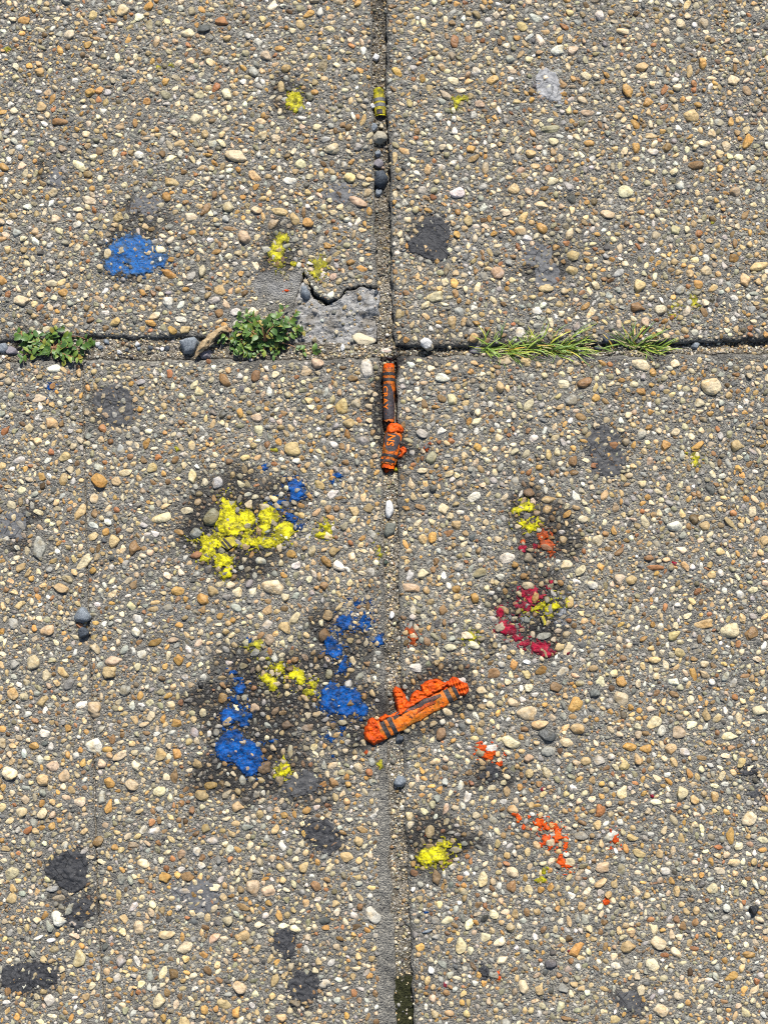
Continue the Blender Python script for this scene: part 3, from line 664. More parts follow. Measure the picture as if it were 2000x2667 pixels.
# heights under and over the pebbles
for i, p in enumerate(P):
    x, y, a, b, c, ang, lift = p[:7]
    cz = PM[i] + c * lift
    r = max(a, b)
    if r < 0.8 * MM: continue
    i0, i1 = max(int((x - r - XMIN) / G), 0), int((x + r - XMIN) / G) + 2
    j0, j1 = max(int((y - r - YMIN) / G), 0), int((y + r - YMIN) / G) + 2
    dx = RX[i0:i1][None, :] - x; dy = RY[j0:j1][:, None] - y
    ca, sa = math.cos(ang), math.sin(ang)
    e = ((dx * ca + dy * sa) / a) ** 2 + ((-dx * sa + dy * ca) / b) ** 2
    h = np.where(e < 1, cz + c * np.sqrt(np.clip(1 - e, 0, 1)), -1)
    HT[j0:j1, i0:i1] = np.maximum(HT[j0:j1, i0:i1], h[:HT[j0:j1, i0:i1].shape[0], :HT[j0:j1, i0:i1].shape[1]])
# in view: the largest 300 of each slab are parts of their own, the rest one part of the slab
ppx, ppy = unpix(PX, PY)
inview = (ppx > -20) & (ppx < 2020) & (ppy > -20) & (ppy < 2687)
SIZE = np.array([p[2] * p[3] for p in P])
def add_agg(name, idx, parent, templ_of):
    Vs, Fs, Cs, Ls = [], [], [], []; n0 = 0
    for i in idx:
        x, y, a, b, c, ang, lift, colr, _ = P[i]
        tv, tf = templ_of(i)
        ca, sa = math.cos(ang), math.sin(ang)
        X = tv[:, 0] * a; Y = tv[:, 1] * b; Z = tv[:, 2] * c
        t1, t2 = ((i * 7919) % 100 / 100 - 0.5) * 0.35, ((i * 104729) % 100 / 100 - 0.5) * 0.35
        Z = Z + X * t1 + Y * t2
        V = np.stack([x + X * ca - Y * sa, y + X * sa + Y * ca, PM[i] + c * lift + Z], 1)
        Vs.append(V); Fs.append(tf + n0); n0 += len(V)
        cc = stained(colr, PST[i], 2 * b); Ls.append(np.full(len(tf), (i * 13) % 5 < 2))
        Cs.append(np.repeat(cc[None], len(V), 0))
    me = make_mesh(name, np.concatenate(Vs), np.concatenate(Fs), flat=np.concatenate(Ls)); color_attr(me, 'col', np.concatenate(Cs))
    o = add_obj(name, me, M_PEB, parent); o['kind'] = 'stuff'
    return o
for ri, key in enumerate(KEYS):
    idx = np.where(PREG == ri)[0]
    cand = idx[inview[idx]]
    order = cand[np.argsort(-SIZE[cand])][:300]
    chosen = set(order.tolist())
    for i in order:
        x, y, a, b, c, ang, lift, colr, _ = P[i]
        o = bpy.data.objects.new('pebble', BIG_ME[(i * 31) % len(BIG_ME)]); col.objects.link(o); o.parent = slabs[key]
        o.location = (x, y, PM[i] + c * lift); o.scale = (a, b, c)
        o.rotation_euler = (((i * 7919) % 100 / 100 - 0.5) * 0.25, ((i * 104729) % 100 / 100 - 0.5) * 0.25, ang)
        o.color = (*stained(colr, PST[i], 2 * b), 1)
    rest = [i for i in idx if i not in chosen]
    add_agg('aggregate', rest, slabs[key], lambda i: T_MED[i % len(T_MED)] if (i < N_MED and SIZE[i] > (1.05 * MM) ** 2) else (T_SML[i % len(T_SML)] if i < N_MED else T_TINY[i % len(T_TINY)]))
def blur(A, r, n=2):
    for _ in range(n):
        for ax in (0, 1):
            pad = [(0, 0), (0, 0)]; pad[ax] = (r + 1, r)
            C = np.cumsum(np.pad(A, pad, mode='edge'), axis=ax)
            s1 = [slice(None)] * 2; s2 = [slice(None)] * 2; s1[ax] = slice(2 * r + 1, None); s2[ax] = slice(None, -2 * r - 1)
            A = (C[tuple(s1)] - C[tuple(s2)]) / (2 * r + 1)
    return A
HB_ = blur(HT, 4)

# loose grit lying in the joints
def build_grit():
    Vs, Fs, Cs = [], [], []; n0 = 0
    r = np.random.default_rng(5)
    pts = []
    for _ in range(5200):
        if r.random() < 0.5:
            y = r.uniform(YMIN, YMAX); x = vL(np.array(y)) + (vR(np.array(y)) - vL(np.array(y))) * r.uniform(-0.02, 1.02)
        else:
            x = r.uniform(XMIN, XMAX); y = hB(np.array(x)) + (hT(np.array(x)) - hB(np.array(x))) * r.beta(1.6, 1.1)
        pts.append((float(x), float(y)))
    pts = np.array(pts); z = samp(MORT, pts[:, 0], pts[:, 1]); ss = stain(pts[:, 0], pts[:, 1], False); qx, qy = unpix(pts[:, 0], pts[:, 1])
    keys = ['c', 'w', 'g', 'k', 't', 'v', 'b']
    for i in range(len(pts)):
        if qy[i] > 2545 and r.random() < 0.75: continue
        s = r.uniform(0.25, 0.62) * MM if r.random() < 0.88 else r.uniform(0.6, 1.15) * MM
        tv, tf = T_SML[i % len(T_SML)]
        a = r.uniform(0, 6.28); ca, sa = math.cos(a), math.sin(a)
        X, Y, Z = tv[:, 0] * s * r.uniform(0.9, 1.5), tv[:, 1] * s, tv[:, 2] * s * 0.8
        Vs.append(np.stack([pts[i, 0] + X * ca - Y * sa, pts[i, 1] + X * sa + Y * ca, z[i] + Z + 0.15 * s], 1)); Fs.append(tf + n0); n0 += len(tv)
        Cs.append(np.repeat(stained(vary(PAL[keys[r.choice(7, p=[.2, .14, .26, .12, .14, .08, .06])]], r) * (0.55 if qy[i] < 720 else 0.95), ss[i], s)[None], len(tv), 0))
    me = make_mesh('grit', np.concatenate(Vs), np.concatenate(Fs)); color_attr(me, 'col', np.concatenate(Cs))
    set_props(add_obj('grit', me, M_PEB), 'loose sand grains and grit lying in the joints', 'grit', None, 'stuff')
build_grit()

# ------------------------------------------------------------------ broken corner of the upper left slab
def build_fragment():
    s = 0.5 * MM
    x0, y0 = SPALL.min(0) - 2 * MM; x1, y1 = SPALL.max(0)
    xs = np.arange(x0, x1, s); ys = np.arange(y0, y1, s); x, y = np.meshgrid(xs, ys, indexing='ij')
    Q = [(793, 714), (808, 752), (818, 774), (850, 792), (887, 780), (900, 757), (938, 747), (974, 750), (992, 758), (991, 800), (992, 860), (988, 884), (966, 896), (900, 900), (840, 908), (770, 908), (758, 870), (756, 830), (764, 790), (780, 750)]
    Q = np.array([at(*p) for p in Q])
    jx = x + (fbm(x, y, 0.004, 41, 3) - 0.5) * 3 * MM; jy = y + (fbm(x, y, 0.004, 42, 3) - 0.5) * 3 * MM
    ins = in_poly(jx, jy, Q)
    n = blur(ins.astype(float), 1, 1)
    px, py = unpix(x, y)
    z = -0.6 * MM - 3.2 * MM * sstep(780, 905, py) + 1.2 * MM * sstep(900, 960, px) * sstep(850, 760, py)
    rough = (fbm(x, y, 0.012, 43, 4) - 0.5) * 4.0 * MM - np.abs(fbm(x, y, 0.008, 44, 5) - 0.5) * 7.0 * MM + 1.0 * MM - np.abs(fbm(x, y, 0.0045, 45, 4) - 0.5) * 2.6 * MM + 0.3 * MM
    z = z + rough - 9 * MM * (1 - sstep(0.25, 0.8, n))
    F = grid_faces(len(xs), len(ys)); keep = (n.ravel() > 0.05)[F].any(1); F = F[keep]
    u = np.unique(F); m = np.full(x.size, -1); m[u] = np.arange(len(u))
    V = np.stack([x, y, z], -1).reshape(-1, 3)[u]
    o = mesh_obj('broken_corner', V, m[F], M_FRACT, origin=(*at(885, 830), -12 * MM))
    rr = np.random.default_rng(88); Vs, Fs, Cs = [], [], []; n0 = 0                          # broken aggregate and crumbs on it
    for q in range(230):
        cx, cy = at(rr.uniform(766, 990), 905 - 190 * rr.random() ** 1.5)
        if not in_poly(np.array(cx), np.array(cy), Q): continue
        e = rr.uniform(0.3, 0.8) * MM if rr.random() < 0.86 else rr.uniform(0.8, 1.7) * MM
        zz = float(samp_local(xs, ys, z, np.array(cx), np.array(cy))); tv, tf = T_SML[q % 12]; an = rr.uniform(0, 6.28)
        X, Y = tv[:, 0] * e * rr.uniform(1, 1.6), tv[:, 1] * e
        Vs.append(np.stack([cx + X * math.cos(an) - Y * math.sin(an), cy + X * math.sin(an) + Y * math.cos(an), zz + tv[:, 2] * e * 0.6], 1)); Fs.append(tf + n0); n0 += len(tv)
        Cs.append(np.repeat((vary(PAL['ggcvgtw'[rr.integers(7)]], rr) * 0.8)[None], len(tv), 0))
    cr = mesh_obj('crumbs', np.concatenate(Vs), np.concatenate(Fs), M_PEB, o); color_attr(cr.data, 'col', np.concatenate(Cs)); cr['kind'] = 'stuff'
    set_props(o, 'pale grey broken slab corner with a rough fractured face below the dark crack', 'concrete chunk')
    jj, ii = np.where(SP_IN)
    zz = samp_local(xs, ys, z, gx[jj, ii], gy[jj, ii])
    HT[jj, ii] = zz; HB_[jj, ii] = zz; MORT[jj, ii] = zz
def samp_local(xs, ys, A, x, y):
    i = np.clip(((x - xs[0]) / (xs[1] - xs[0])).astype(int), 0, len(xs) - 1); j = np.clip(((y - ys[0]) / (ys[1] - ys[0])).astype(int), 0, len(ys) - 1)
    return A[i, j]
build_fragment()

# ------------------------------------------------------------------ coats of wax and gum laid over the relief
_seed = [1000]
def coat_mesh(ells, thick, cover, patch=0.0, rag=0.4, step=0.36 * MM, smooth_base=0.75, ripple=None, lump=0.6, floor=None, fleck=0.0, rim=0.8, poly=None, crease=None):
    """heightfield pressed over the real relief: ells = (px, py, rx, ry[, angle]) in photograph pixels"""
    _seed[0] += 7; sd = _seed[0]
    W = [(*at(e[0], e[1]), e[2] * K, e[3] * K, math.radians(-(e[4] if len(e) > 4 else 0))) for e in ells]
    pad = 1.2 * MM + (3 * MM if fleck > 0 else 0)
    x0 = min(w[0] - max(w[2], w[3]) * 1.35 for w in W) - pad; x1 = max(w[0] + max(w[2], w[3]) * 1.35 for w in W) + pad
    y0 = min(w[1] - max(w[2], w[3]) * 1.35 for w in W) - pad; y1 = max(w[1] + max(w[2], w[3]) * 1.35 for w in W) + pad
    xs = np.arange(x0, x1, step); ys = np.arange(y0, y1, step); x, y = np.meshgrid(xs, ys, indexing='ij')
    Fd = np.full(x.shape, -1.0)
    for cx, cy, rx, ry, a in W:
        u = (x - cx) * math.cos(a) + (y - cy) * math.sin(a); v = -(x - cx) * math.sin(a) + (y - cy) * math.cos(a)
        e = 1 - np.sqrt((u / rx) ** 2 + (v / ry) ** 2)
        rm = min(rx, ry)
        amp = rag * min(rm, 4.5 * MM)
        f = e * rm + amp * (fbm(x, y, max(rm * 0.9, 1.2 * MM), sd, 3) - 0.5) * 2 + min(2.4 * MM, 1.0 * rm) * rag * 2 * (fbm(x, y, 1.3 * MM, sd + 1, 3) - 0.5)
        Fd = np.maximum(Fd, f)
    if poly is not None:
        PW = np.array([at(*p) for p in poly]); dmin = np.full(x.shape, 1.0)
        for i in range(len(PW)):
            p, q = PW[i], PW[(i + 1) % len(PW)]; e = q - p
            t_ = np.clip(((x - p[0]) * e[0] + (y - p[1]) * e[1]) / (e @ e), 0, 1)
            dmin = np.minimum(dmin, np.hypot(x - p[0] - t_ * e[0], y - p[1] - t_ * e[1]))
        Fd = np.where(in_poly(x, y, PW), dmin, -dmin) + rag * 2.0 * MM * (fbm(x, y, 1.8 * MM, sd, 4) - 0.5)
    if patch > 0:
        h = fbm(x, y, 1.6 * MM, sd + 2, 3)
        Fd = Fd - patch * 6 * MM * np.clip(h - 0.44, 0, 1) * sstep(0, 3 * MM, 4 * MM - Fd * 0.4)
    if fleck > 0:                                             # crumbs of it around the rim
        q = fbm(x, y, 1.25 * MM, sd + 5, 2)
        Fd = np.maximum(Fd, np.where(Fd > -3.2 * MM, (q - (0.80 - 0.13 * fleck)) * 3.0 * MM + np.minimum(Fd, 0) * 0.10, -1.0))
    H = samp(HT, x, y); M = samp(MORT, x, y); B = samp(HB_, x, y)
    base = M + cover * ((H * (1 - smooth_base) + np.maximum(B, M) * smooth_base) - M)
    if floor is not None: base = np.maximum(base, floor * MM)
    t = sstep(0, rim * MM, Fd)
    n = fbm(x, y, 1.7 * MM, sd + 3, 3)
    ridge = 1 - 2 * np.abs(fbm(x, y, 1.3 * MM, sd + 4, 3) - 0.5)
    z = base + thick * t * (1 - lump + 2 * lump * n) + (crease if crease is not None else 0.42) * MM * t * (ridge - 0.8) + 0.1 * MM * t
    if ripple is not None:
        ang, pitch, amp = ripple
        q = x * math.cos(ang) + y * math.sin(ang); q2 = -x * math.sin(ang) + y * math.cos(ang)
        z = z + amp * np.sign(np.sin(q / pitch * 6.283)) * 0.5 * t + amp * 0.5 * np.sin(q2 / pitch / 2.3 * 6.283) * t
    z = np.where(Fd > 0, z, np.minimum(H, M + 0.3 * MM) - 0.9 * MM)
    F = grid_faces(len(xs), len(ys)); keep = (Fd.ravel() > 0)[F].any(1); F = F[keep]
    if len(F) == 0: return None
    uq = np.unique(F); m = np.full(x.size, -1); m[uq] = np.arange(len(uq))
    V = np.stack([x, y, z], -1).reshape(-1, 3)[uq]
    edge = 1 - sstep(0.1 * MM, 2.8 * MM, Fd.ravel()[uq] + 2.2 * MM * (fbm(V[:, 0], V[:, 1], 4 * MM, sd + 6, 3) - 0.5))
    return V, m[F], edge
def coat(name, ells, mat, thick=0.7, cover=0.6, parent=None, **kw):
    r = coat_mesh(ells, thick * MM, cover, **kw)
    if r is None: return None
    V, F, edge = r
    c = V.mean(0); org = (c[0], c[1], float(samp(MORT, np.array(c[0]), np.array(c[1]))))
    o = mesh_obj(name, V, F, mat, parent, org)
    a = o.data.attributes.new('edge', 'FLOAT', 'POINT'); a.data.foreach_set('value', edge.astype(np.float32))
    return o
def wax(label, color, ells, thick=0.7, cover=0.6, group=None, **kw):
    thick *= 0.5; cover = 0.18 + 0.52 * cover; kw['patch'] = kw.get('patch', 0.0) * 1.2 + (0.36 if color in ('yellow', 'olive', 'red', 'rust') else 0.36); kw.setdefault('fleck', 1.6 if max(max(e[2], e[3]) for e in ells) > 13 else 0.0)
    o = coat('wax_smear' if max(max(e[2], e[3]) for e in ells) > 9 else 'wax_speck', ells, WAX[color], thick, cover, **kw)
    if o: set_props(o, label, 'wax smear' if o.name.startswith('wax_smear') else 'wax speck', group or {'blue': 'blue wax marks', 'paleblue': 'blue wax marks', 'yellow': 'yellow wax marks', 'olive': 'yellow wax marks', 'orange': 'orange wax marks', 'rust': 'orange wax marks', 'red': 'crimson wax marks', 'grey': 'grey wax marks'}[color])
    return o
def gum(label, color, ells, thick=0.35, cover=0.8, **kw):
    kw.setdefault('smooth_base', 0.35); kw['patch'] = kw.get('patch', 0.0) * 1.3 + 0.25; kw.setdefault('fleck', 1.7); kw['rag'] = kw.get('rag', 0.4) * 1.5
    thick *= 0.7; cover = min(1.0, cover * 0.98)
    o = coat('gum_spot', ells, GUM[color], thick, cover, **kw)
    if o: set_props(o, label, 'gum spot', 'flattened gum spots')
    return o

# ---- blue wax
wax('large scuffed blue wax patch alone on the upper left slab', 'paleblue', [(345, 655, 66, 46), (385, 690, 60, 26, -20), (300, 690, 32, 30), (350, 705, 50, 16)], 0.5, 0.88, patch=0.22, rag=0.3)
wax('blue wax blob just above the right end of the large yellow smear', 'blue', [(765, 1265, 18, 20), (778, 1285, 22, 20)], 0.8, 0.8, rag=0.5)
wax('small blue wax dab below left of the taller blue blob by the yellow smear', 'blue', [(728, 1306, 16, 9)], 0.7, 0.7)
wax('blue wax dab touching the right tip of the large yellow smear', 'blue', [(758, 1348, 20, 15, 35), (772, 1372, 9, 12)], 0.7, 0.7)
wax('small blue wax spot left of the joint beside a brown pebble, topmost in its cluster', 'blue', [(882, 1238, 15, 12)], 0.7, 0.7)
wax('small dark blue wax spot above the yellow smear next to a reddish fleck', 'blue', [(689, 1216, 10, 12)], 0.6, 0.6)
wax('broken blue wax patch in two lobes left of the joint above the brown pebble', 'blue', [(903, 1622, 26, 28), (950, 1620, 20, 22), (890, 1645, 22, 10)], 0.6, 0.6, patch=0.45)
wax('faint blue wax flecks highest beside the joint above the two-lobed blue patch', 'blue', [(938, 1567, 22, 9)], 0.5, 0.5, patch=0.5)
wax('blue wax patch with a dripping tail between a brown and a grey pebble', 'blue', [(862, 1676, 20, 22), (872, 1696, 28, 20), (892, 1738, 13, 18)], 0.8, 0.78, rag=0.45)
wax('small blue wax dab at the left edge of the sandy joint', 'blue', [(990, 1670, 18, 15)], 0.7, 0.75)
wax('round blue wax patch with white chips, left of the crushed orange crayon', 'blue', [(875, 1818, 44, 40), (905, 1830, 42, 38), (940, 1848, 26, 22)], 0.8, 0.82, patch=0.12, rag=0.4)
wax('thin vertical trail of blue wax above the two left blue patches', 'blue', [(606, 1752, 10, 11), (622, 1768, 13, 8), (624, 1796, 16, 18), (610, 1822, 13, 13), (628, 1842, 16, 8)], 0.7, 0.7, rag=0.5)
wax('upper blue wax patch joined to the trail at the far left cluster', 'blue', [(594, 1864, 26, 26), (625, 1866, 26, 18), (638, 1884, 14, 12)], 0.8, 0.8, patch=0.1)
wax('largest deep blue wax patch, at the bottom of the left cluster', 'blue', [(606, 1916, 26, 18), (605, 1950, 44, 36), (645, 1970, 42, 34), (650, 1998, 32, 24)], 0.9, 0.92, rag=0.32)
wax('blue wax fleck right of the deep blue patch between grey pebbles', 'blue', [(713, 1929, 12, 6, -20)], 0.4, 0.6)
wax('tall little blue wax dab beside a yellow smear, upper left of the trail', 'blue', [(648, 1666, 8, 13)], 0.6, 0.6)
wax('blue wax speck nearest below the round blue patch', 'blue', [(892, 1898, 12, 9), (868, 1885, 6, 5)], 0.5, 0.6)
wax('blue wax smudge on brown pebbles left of the orange crayon end', 'blue', [(862, 1926, 14, 8)], 0.4, 0.7, patch=0.4)
wax('round blue wax speck by a white pebble below the orange crayon', 'blue', [(866, 1972, 7, 6)], 0.6, 0.7)
wax('faint blue wax scuff near the left weed on the lower slab', 'blue', [(130, 1008, 9, 16)], 0.3, 0.35, patch=0.35)
wax('blue wax fleck below the lowest yellow clump beside the joint', 'blue', [(1108, 2378, 8, 6)], 0.4, 0.5)
wax('blue wax fleck below the large yellow smear, alone among pebbles', 'blue', [(771, 1472, 6, 5)], 0.4, 0.5)
# ---- yellow wax
wax('dirty yellow wax patch left of the joint on the upper left slab', 'olive', [(766, 262, 22, 28), (772, 285, 18, 14)], 0.7, 0.5, patch=0.4, rag=0.5)
wax('tall yellow wax streak on the upper left slab above the grey patch', 'olive', [(735, 620, 24, 22), (722, 655, 24, 30), (728, 688, 13, 16)], 0.8, 0.6, patch=0.22)
wax('yellow wax patch just above the broken slab corner', 'olive', [(833, 688, 20, 18), (826, 712, 22, 16)], 0.8, 0.6, patch=0.22)
wax('small bright yellow wax dab between the two yellow streaks by the broken corner', 'yellow', [(764, 687, 13, 10)], 0.7, 0.5)
wax('small yellow wax patch right of the joint on the upper right slab', 'olive', [(1193, 262, 14, 15), (1187, 282, 9, 12)], 0.8, 0.6, patch=0.25)
wax('largest yellow wax smear, left mass with a spiky top', 'yellow', [(582, 1305, 9, 18), (594, 1338, 28, 38), (632, 1352, 34, 28), (600, 1378, 50, 24), (558, 1412, 48, 20), (540, 1438, 24, 24), (584, 1462, 26, 22), (590, 1492, 18, 20), (648, 1416, 48, 14)], 0.9, 0.55, patch=0.24, rag=0.5)
wax('right lobe of the large yellow wax smear beside the blue dab', 'yellow', [(700, 1345, 26, 22), (690, 1375, 18, 24), (742, 1382, 26, 32), (700, 1412, 38, 16), (730, 1400, 26, 14)], 0.9, 0.6, patch=0.16, rag=0.45)
wax('small yellow wax patch between the large smear and the joint', 'yellow', [(836, 1392, 18, 10), (854, 1374, 14, 16)], 0.7, 0.6)
wax('yellow wax speck right of the blue blob above the large smear', 'olive', [(827, 1258, 8, 8)], 0.6, 0.6)
wax('yellow wax speck on pebbles above left of the large smear', 'olive', [(462, 1170, 11, 9)], 0.6, 0.7)
wax('yellow wax speck above the small dark blue spot', 'olive', [(714, 1171, 11, 7)], 0.6, 0.7)
wax('yellow wax smudge on the left edge of the joint', 'olive', [(988, 1432, 8, 18)], 0.5, 0.7)
wax('ring-shaped yellow wax patch beside the tall little blue dab', 'olive', [(650, 1684, 14, 10), (670, 1678, 14, 14), (664, 1700, 14, 10)], 0.7, 0.6, patch=0.2)
wax('upper yellow wax lump in the row between the blue patches', 'yellow', [(730, 1740, 18, 15)], 0.8, 0.7, patch=0.12)
wax('widest yellow wax lump in the row between the blue patches', 'yellow', [(764, 1756, 24, 16), (782, 1766, 16, 20)], 0.9, 0.75, patch=0.12)
wax('yellow wax lump left below the row between the blue patches', 'yellow', [(696, 1768, 18, 16), (712, 1784, 14, 18)], 0.8, 0.7, patch=0.18)
wax('curled yellow wax lump at the right end of the row', 'yellow', [(815, 1784, 13, 12), (806, 1802, 16, 11)], 0.8, 0.75)
wax('round yellow wax lump below the deep blue patch', 'yellow', [(738, 2006, 18, 24)], 1.0, 0.8, patch=0.14, rag=0.3)
wax('yellow wax spot on the joint edge below the orange crayon', 'olive', [(990, 1992, 10, 12), (988, 2005, 6, 8)], 0.7, 0.8)
wax('yellow wax flecks right of the ring-shaped patch', 'olive', [(699, 1714, 8, 9), (672, 1717, 5, 6)], 0.5, 0.7)
wax('bright yellow wax clump at the joint on the lower right slab', 'yellow', [(1110, 2238, 24, 22), (1138, 2226, 30, 22), (1150, 2200, 22, 11), (1162, 2246, 14, 12)], 1.1, 0.85, patch=0.14, rag=0.45)
wax('small bright yellow wax clump with a thin tail near the orange specks', 'yellow', [(1408, 2292, 13, 12), (1414, 2272, 7, 10), (1424, 2260, 9, 6)], 0.9, 0.8)
wax('thin yellow wax flecks near the right edge above the grass', 'olive', [(1772, 797, 22, 10), (1808, 786, 12, 24), (1755, 822, 10, 7)], 0.5, 0.45, patch=0.5)
wax('two yellow wax flecks near the top left, left one', 'olive', [(412, 176, 8, 8)], 0.5, 0.8)
wax('two yellow wax flecks near the top left, right one', 'olive', [(447, 170, 10, 8)], 0.5, 0.8)
wax('yellow wax fleck at the upper left photo edge on a tan pebble', 'olive', [(20, 128, 10, 10)], 0.5, 0.9)
wax('dull yellow wax patch under an orange pebble near the right edge', 'olive', [(1810, 1195, 14, 17)], 0.6, 0.6, patch=0.3)
wax('dull yellow wax patch left of the crimson smear', 'olive', [(1226, 1660, 18, 17)], 0.6, 0.6, patch=0.22)
wax('tiny yellow wax fleck on a grey pebble of the upper right slab', 'olive', [(1853, 581, 6, 6)], 0.4, 0.8)
wax('yellow wax patch above the dirty orange one on the lower right slab', 'yellow', [(1345, 1330, 14, 12), (1368, 1322, 24, 18), (1362, 1362, 16, 10), (1378, 1372, 20, 14), (1396, 1362, 10, 12)], 0.8, 0.55, patch=0.32)
# ---- orange wax
wax('dirty orange wax patch touching the yellow patch on the lower right slab', 'rust', [(1416, 1396, 18, 18), (1422, 1418, 22, 16), (1434, 1434, 10, 10)], 0.7, 0.6, patch=0.22)
wax('small orange wax dab above the crimson one, left of the dirty orange patch', 'rust', [(1362, 1410, 9, 8)], 0.6, 0.6)
wax('rusty orange wax patch just right of the sandy joint', 'rust', [(1070, 1645, 15, 12), (1076, 1664, 13, 16)], 0.7, 0.6, patch=0.25)
wax('orange wax fleck on the grey cement left of the broken corner', 'orange', [(746, 758, 11, 6)], 0.9, 0.8)
wax('orange wax clump below the right end of the crushed crayon', 'orange', [(1258, 1950, 13, 10), (1272, 1966, 20, 14)], 1.0, 0.85, rag=0.4)
wax('small orange wax dab below right of the orange clump', 'orange', [(1300, 1989, 9, 9)], 0.8, 0.8)
wax('leftmost of the chain of orange wax dabs', 'orange', [(1338, 2120, 8, 7), (1350, 2132, 9, 13)], 0.8, 0.75)
wax('tiny orange wax dot under the leftmost dab of the chain', 'orange', [(1364, 2155, 6, 8)], 0.7, 0.8)
wax('orange wax sliver against a pale pebble in the chain', 'orange', [(1376, 2126, 7, 7)], 0.6, 0.8)
wax('widest orange wax dab in the middle of the chain', 'orange', [(1405, 2146, 15, 12), (1424, 2158, 10, 8)], 0.9, 0.8, rag=0.5)
wax('orange wax dab below the widest one, left of the tall pair', 'orange', [(1421, 2185, 10, 15)], 0.8, 0.8)
wax('tall orange wax dab, left of the pair at the chain end', 'orange', [(1452, 2178, 12, 18)], 0.9, 0.85)
wax('narrow orange wax streak, right of the pair at the chain end', 'orange', [(1476, 2184, 8, 9), (1472, 2202, 7, 13)], 0.8, 0.8)
wax('round orange wax dab at the bottom of the chain', 'orange', [(1459, 2244, 13, 14), (1476, 2256, 9, 8)], 0.9, 0.85)
wax('lone orange wax fleck right of the chain by a pointed white pebble', 'orange', [(1600, 2187, 8, 14)], 0.8, 0.8)
wax('smooth orange wax dot below a pale pebble, lower right slab', 'orange', [(1579, 2349, 10, 12)], 1.2, 0.9, rag=0.15)
wax('orange wax fleck above the bright yellow clump at the joint', 'orange', [(1110, 2172, 6, 8)], 0.5, 0.8)
wax('thin orange wax fleck near the bottom of the lower right slab', 'orange', [(1296, 2534, 5, 7), (1300, 2549, 5, 7)], 0.5, 0.8)
wax('orange wax dab on pebbles right of the printed crayon end', 'rust', [(1110, 1168, 8, 10), (1120, 1156, 6, 6)], 0.5, 0.85)
wax('orange wax speck below the left end of the crushed crayon', 'rust', [(952, 1962, 8, 8)], 0.5, 0.9)
# ---- crimson wax
wax('upper crimson wax patch beside the yellow bar', 'red', [(1378, 1540, 28, 16), (1388, 1560, 22, 16), (1364, 1580, 24, 12)], 0.6, 0.5, patch=0.36, rag=0.5)
wax('curved crimson wax arc below the yellow bar', 'red', [(1302, 1598, 12, 18), (1310, 1625, 16, 14), (1325, 1640, 30, 18), (1350, 1664, 18, 12), (1366, 1676, 18, 10), (1404, 1684, 28, 16), (1420, 1694, 20, 18)], 0.8, 0.65, patch=0.18, rag=0.5)
wax('crimson wax fleck above the yellow bar, right of the upper patch', 'red', [(1428, 1530, 9, 7), (1434, 1516, 7, 7)], 0.4, 0.6)
wax('crimson wax dab below the small orange dab', 'red', [(1360, 1428, 12, 12)], 0.6, 0.55)
wax('crimson wax dab at the left foot of the dirty orange patch', 'red', [(1392, 1424, 9, 9)], 0.6, 0.6)
wax('crimson wax speck right of the crimson arc', 'red', [(1478, 1702, 7, 6)], 0.5, 0.8)
wax('bright red wax speck on the lower right slab near a brown pebble', 'red', [(1698, 2074, 7, 7)], 0.8, 0.9)
wax('red wax speck on a tan pebble above the orange chain', 'red', [(1412, 2056, 6, 6)], 0.6, 0.9)
wax('red wax speck at the tip of a long orange pebble', 'red', [(1480, 2478, 6, 6)], 0.6, 0.9)
wax('dull crimson fleck right of a long rusty pebble', 'red', [(1757, 1466, 8, 8)], 0.3, 0.5, patch=0.2)
wax('narrow dark red fleck near the bottom by the joint', 'red', [(1160, 2562, 5, 10)], 0.4, 0.7)
wax('yellow wax bar crossing the crimson smear', 'yellow', [(1404, 1580, 26, 8, -28), (1428, 1564, 14, 8, -20)], 1.1, 0.9, rag=0.2)
wax('crumbly yellow wax patch right of the yellow bar', 'yellow', [(1444, 1580, 14, 12), (1425, 1588, 8, 14)], 0.7, 0.7, patch=0.15)
wax('small yellow wax dab at the far right of the crimson smear', 'yellow', [(1478, 1570, 10, 13)], 0.8, 0.8)
wax('greyish clear wax film among the crimson and yellow wax', 'grey', [(1462, 1560, 26, 10), (1470, 1594, 20, 12), (1360, 1610, 26, 10), (1450, 1620, 22, 10)], 0.25, 0.35, patch=0.4)
# ---- gum and tar
gum('round black gum spot with square cracks right of the vertical joint', 'black', [(1128, 608, 46, 44), (1120, 640, 48, 36), (1080, 640, 24, 22), (1138, 665, 34, 18)], 0.55, 0.86, rag=0.18, smooth_base=0.85)
gum('worn grey gum spot right of the black cracked one', 'faint', [(1400, 668, 40, 30), (1422, 715, 34, 40)], 0.2, 0.4, patch=0.25)
gum('pale grey cracked gum spot among pebbles of the upper right slab', 'pale', [(1425, 215, 36, 40), (1440, 250, 24, 22)], 0.35, 0.75, patch=0.1, rag=0.2)
gum('dark gum spot with pale pebbles below the left weed', 'dark', [(290, 1040, 52, 40), (308, 1075, 44, 42)], 0.25, 0.5, patch=0.12, rag=0.2)
gum('dark gum spot with pale pebbles on the lower right slab', 'dark', [(1570, 1150, 44, 44), (1584, 1195, 44, 52)], 0.25, 0.5, patch=0.12, rag=0.2)
gum('thick black gum blob beside the thin crack at lower left', 'black', [(180, 2262, 52, 44), (192, 2290, 40, 36), (150, 2268, 30, 28)], 0.6, 0.88, patch=0.08, rag=0.25)
gum('patchy black gum just below the thick black blob', 'black', [(206, 2372, 44, 34), (200, 2410, 16, 16)], 0.3, 0.7, patch=0.55)
gum('broad patchy black gum at the lower left corner', 'black', [(40, 2545, 40, 34), (95, 2535, 54, 36), (60, 2572, 40, 22)], 0.35, 0.8, patch=0.42)
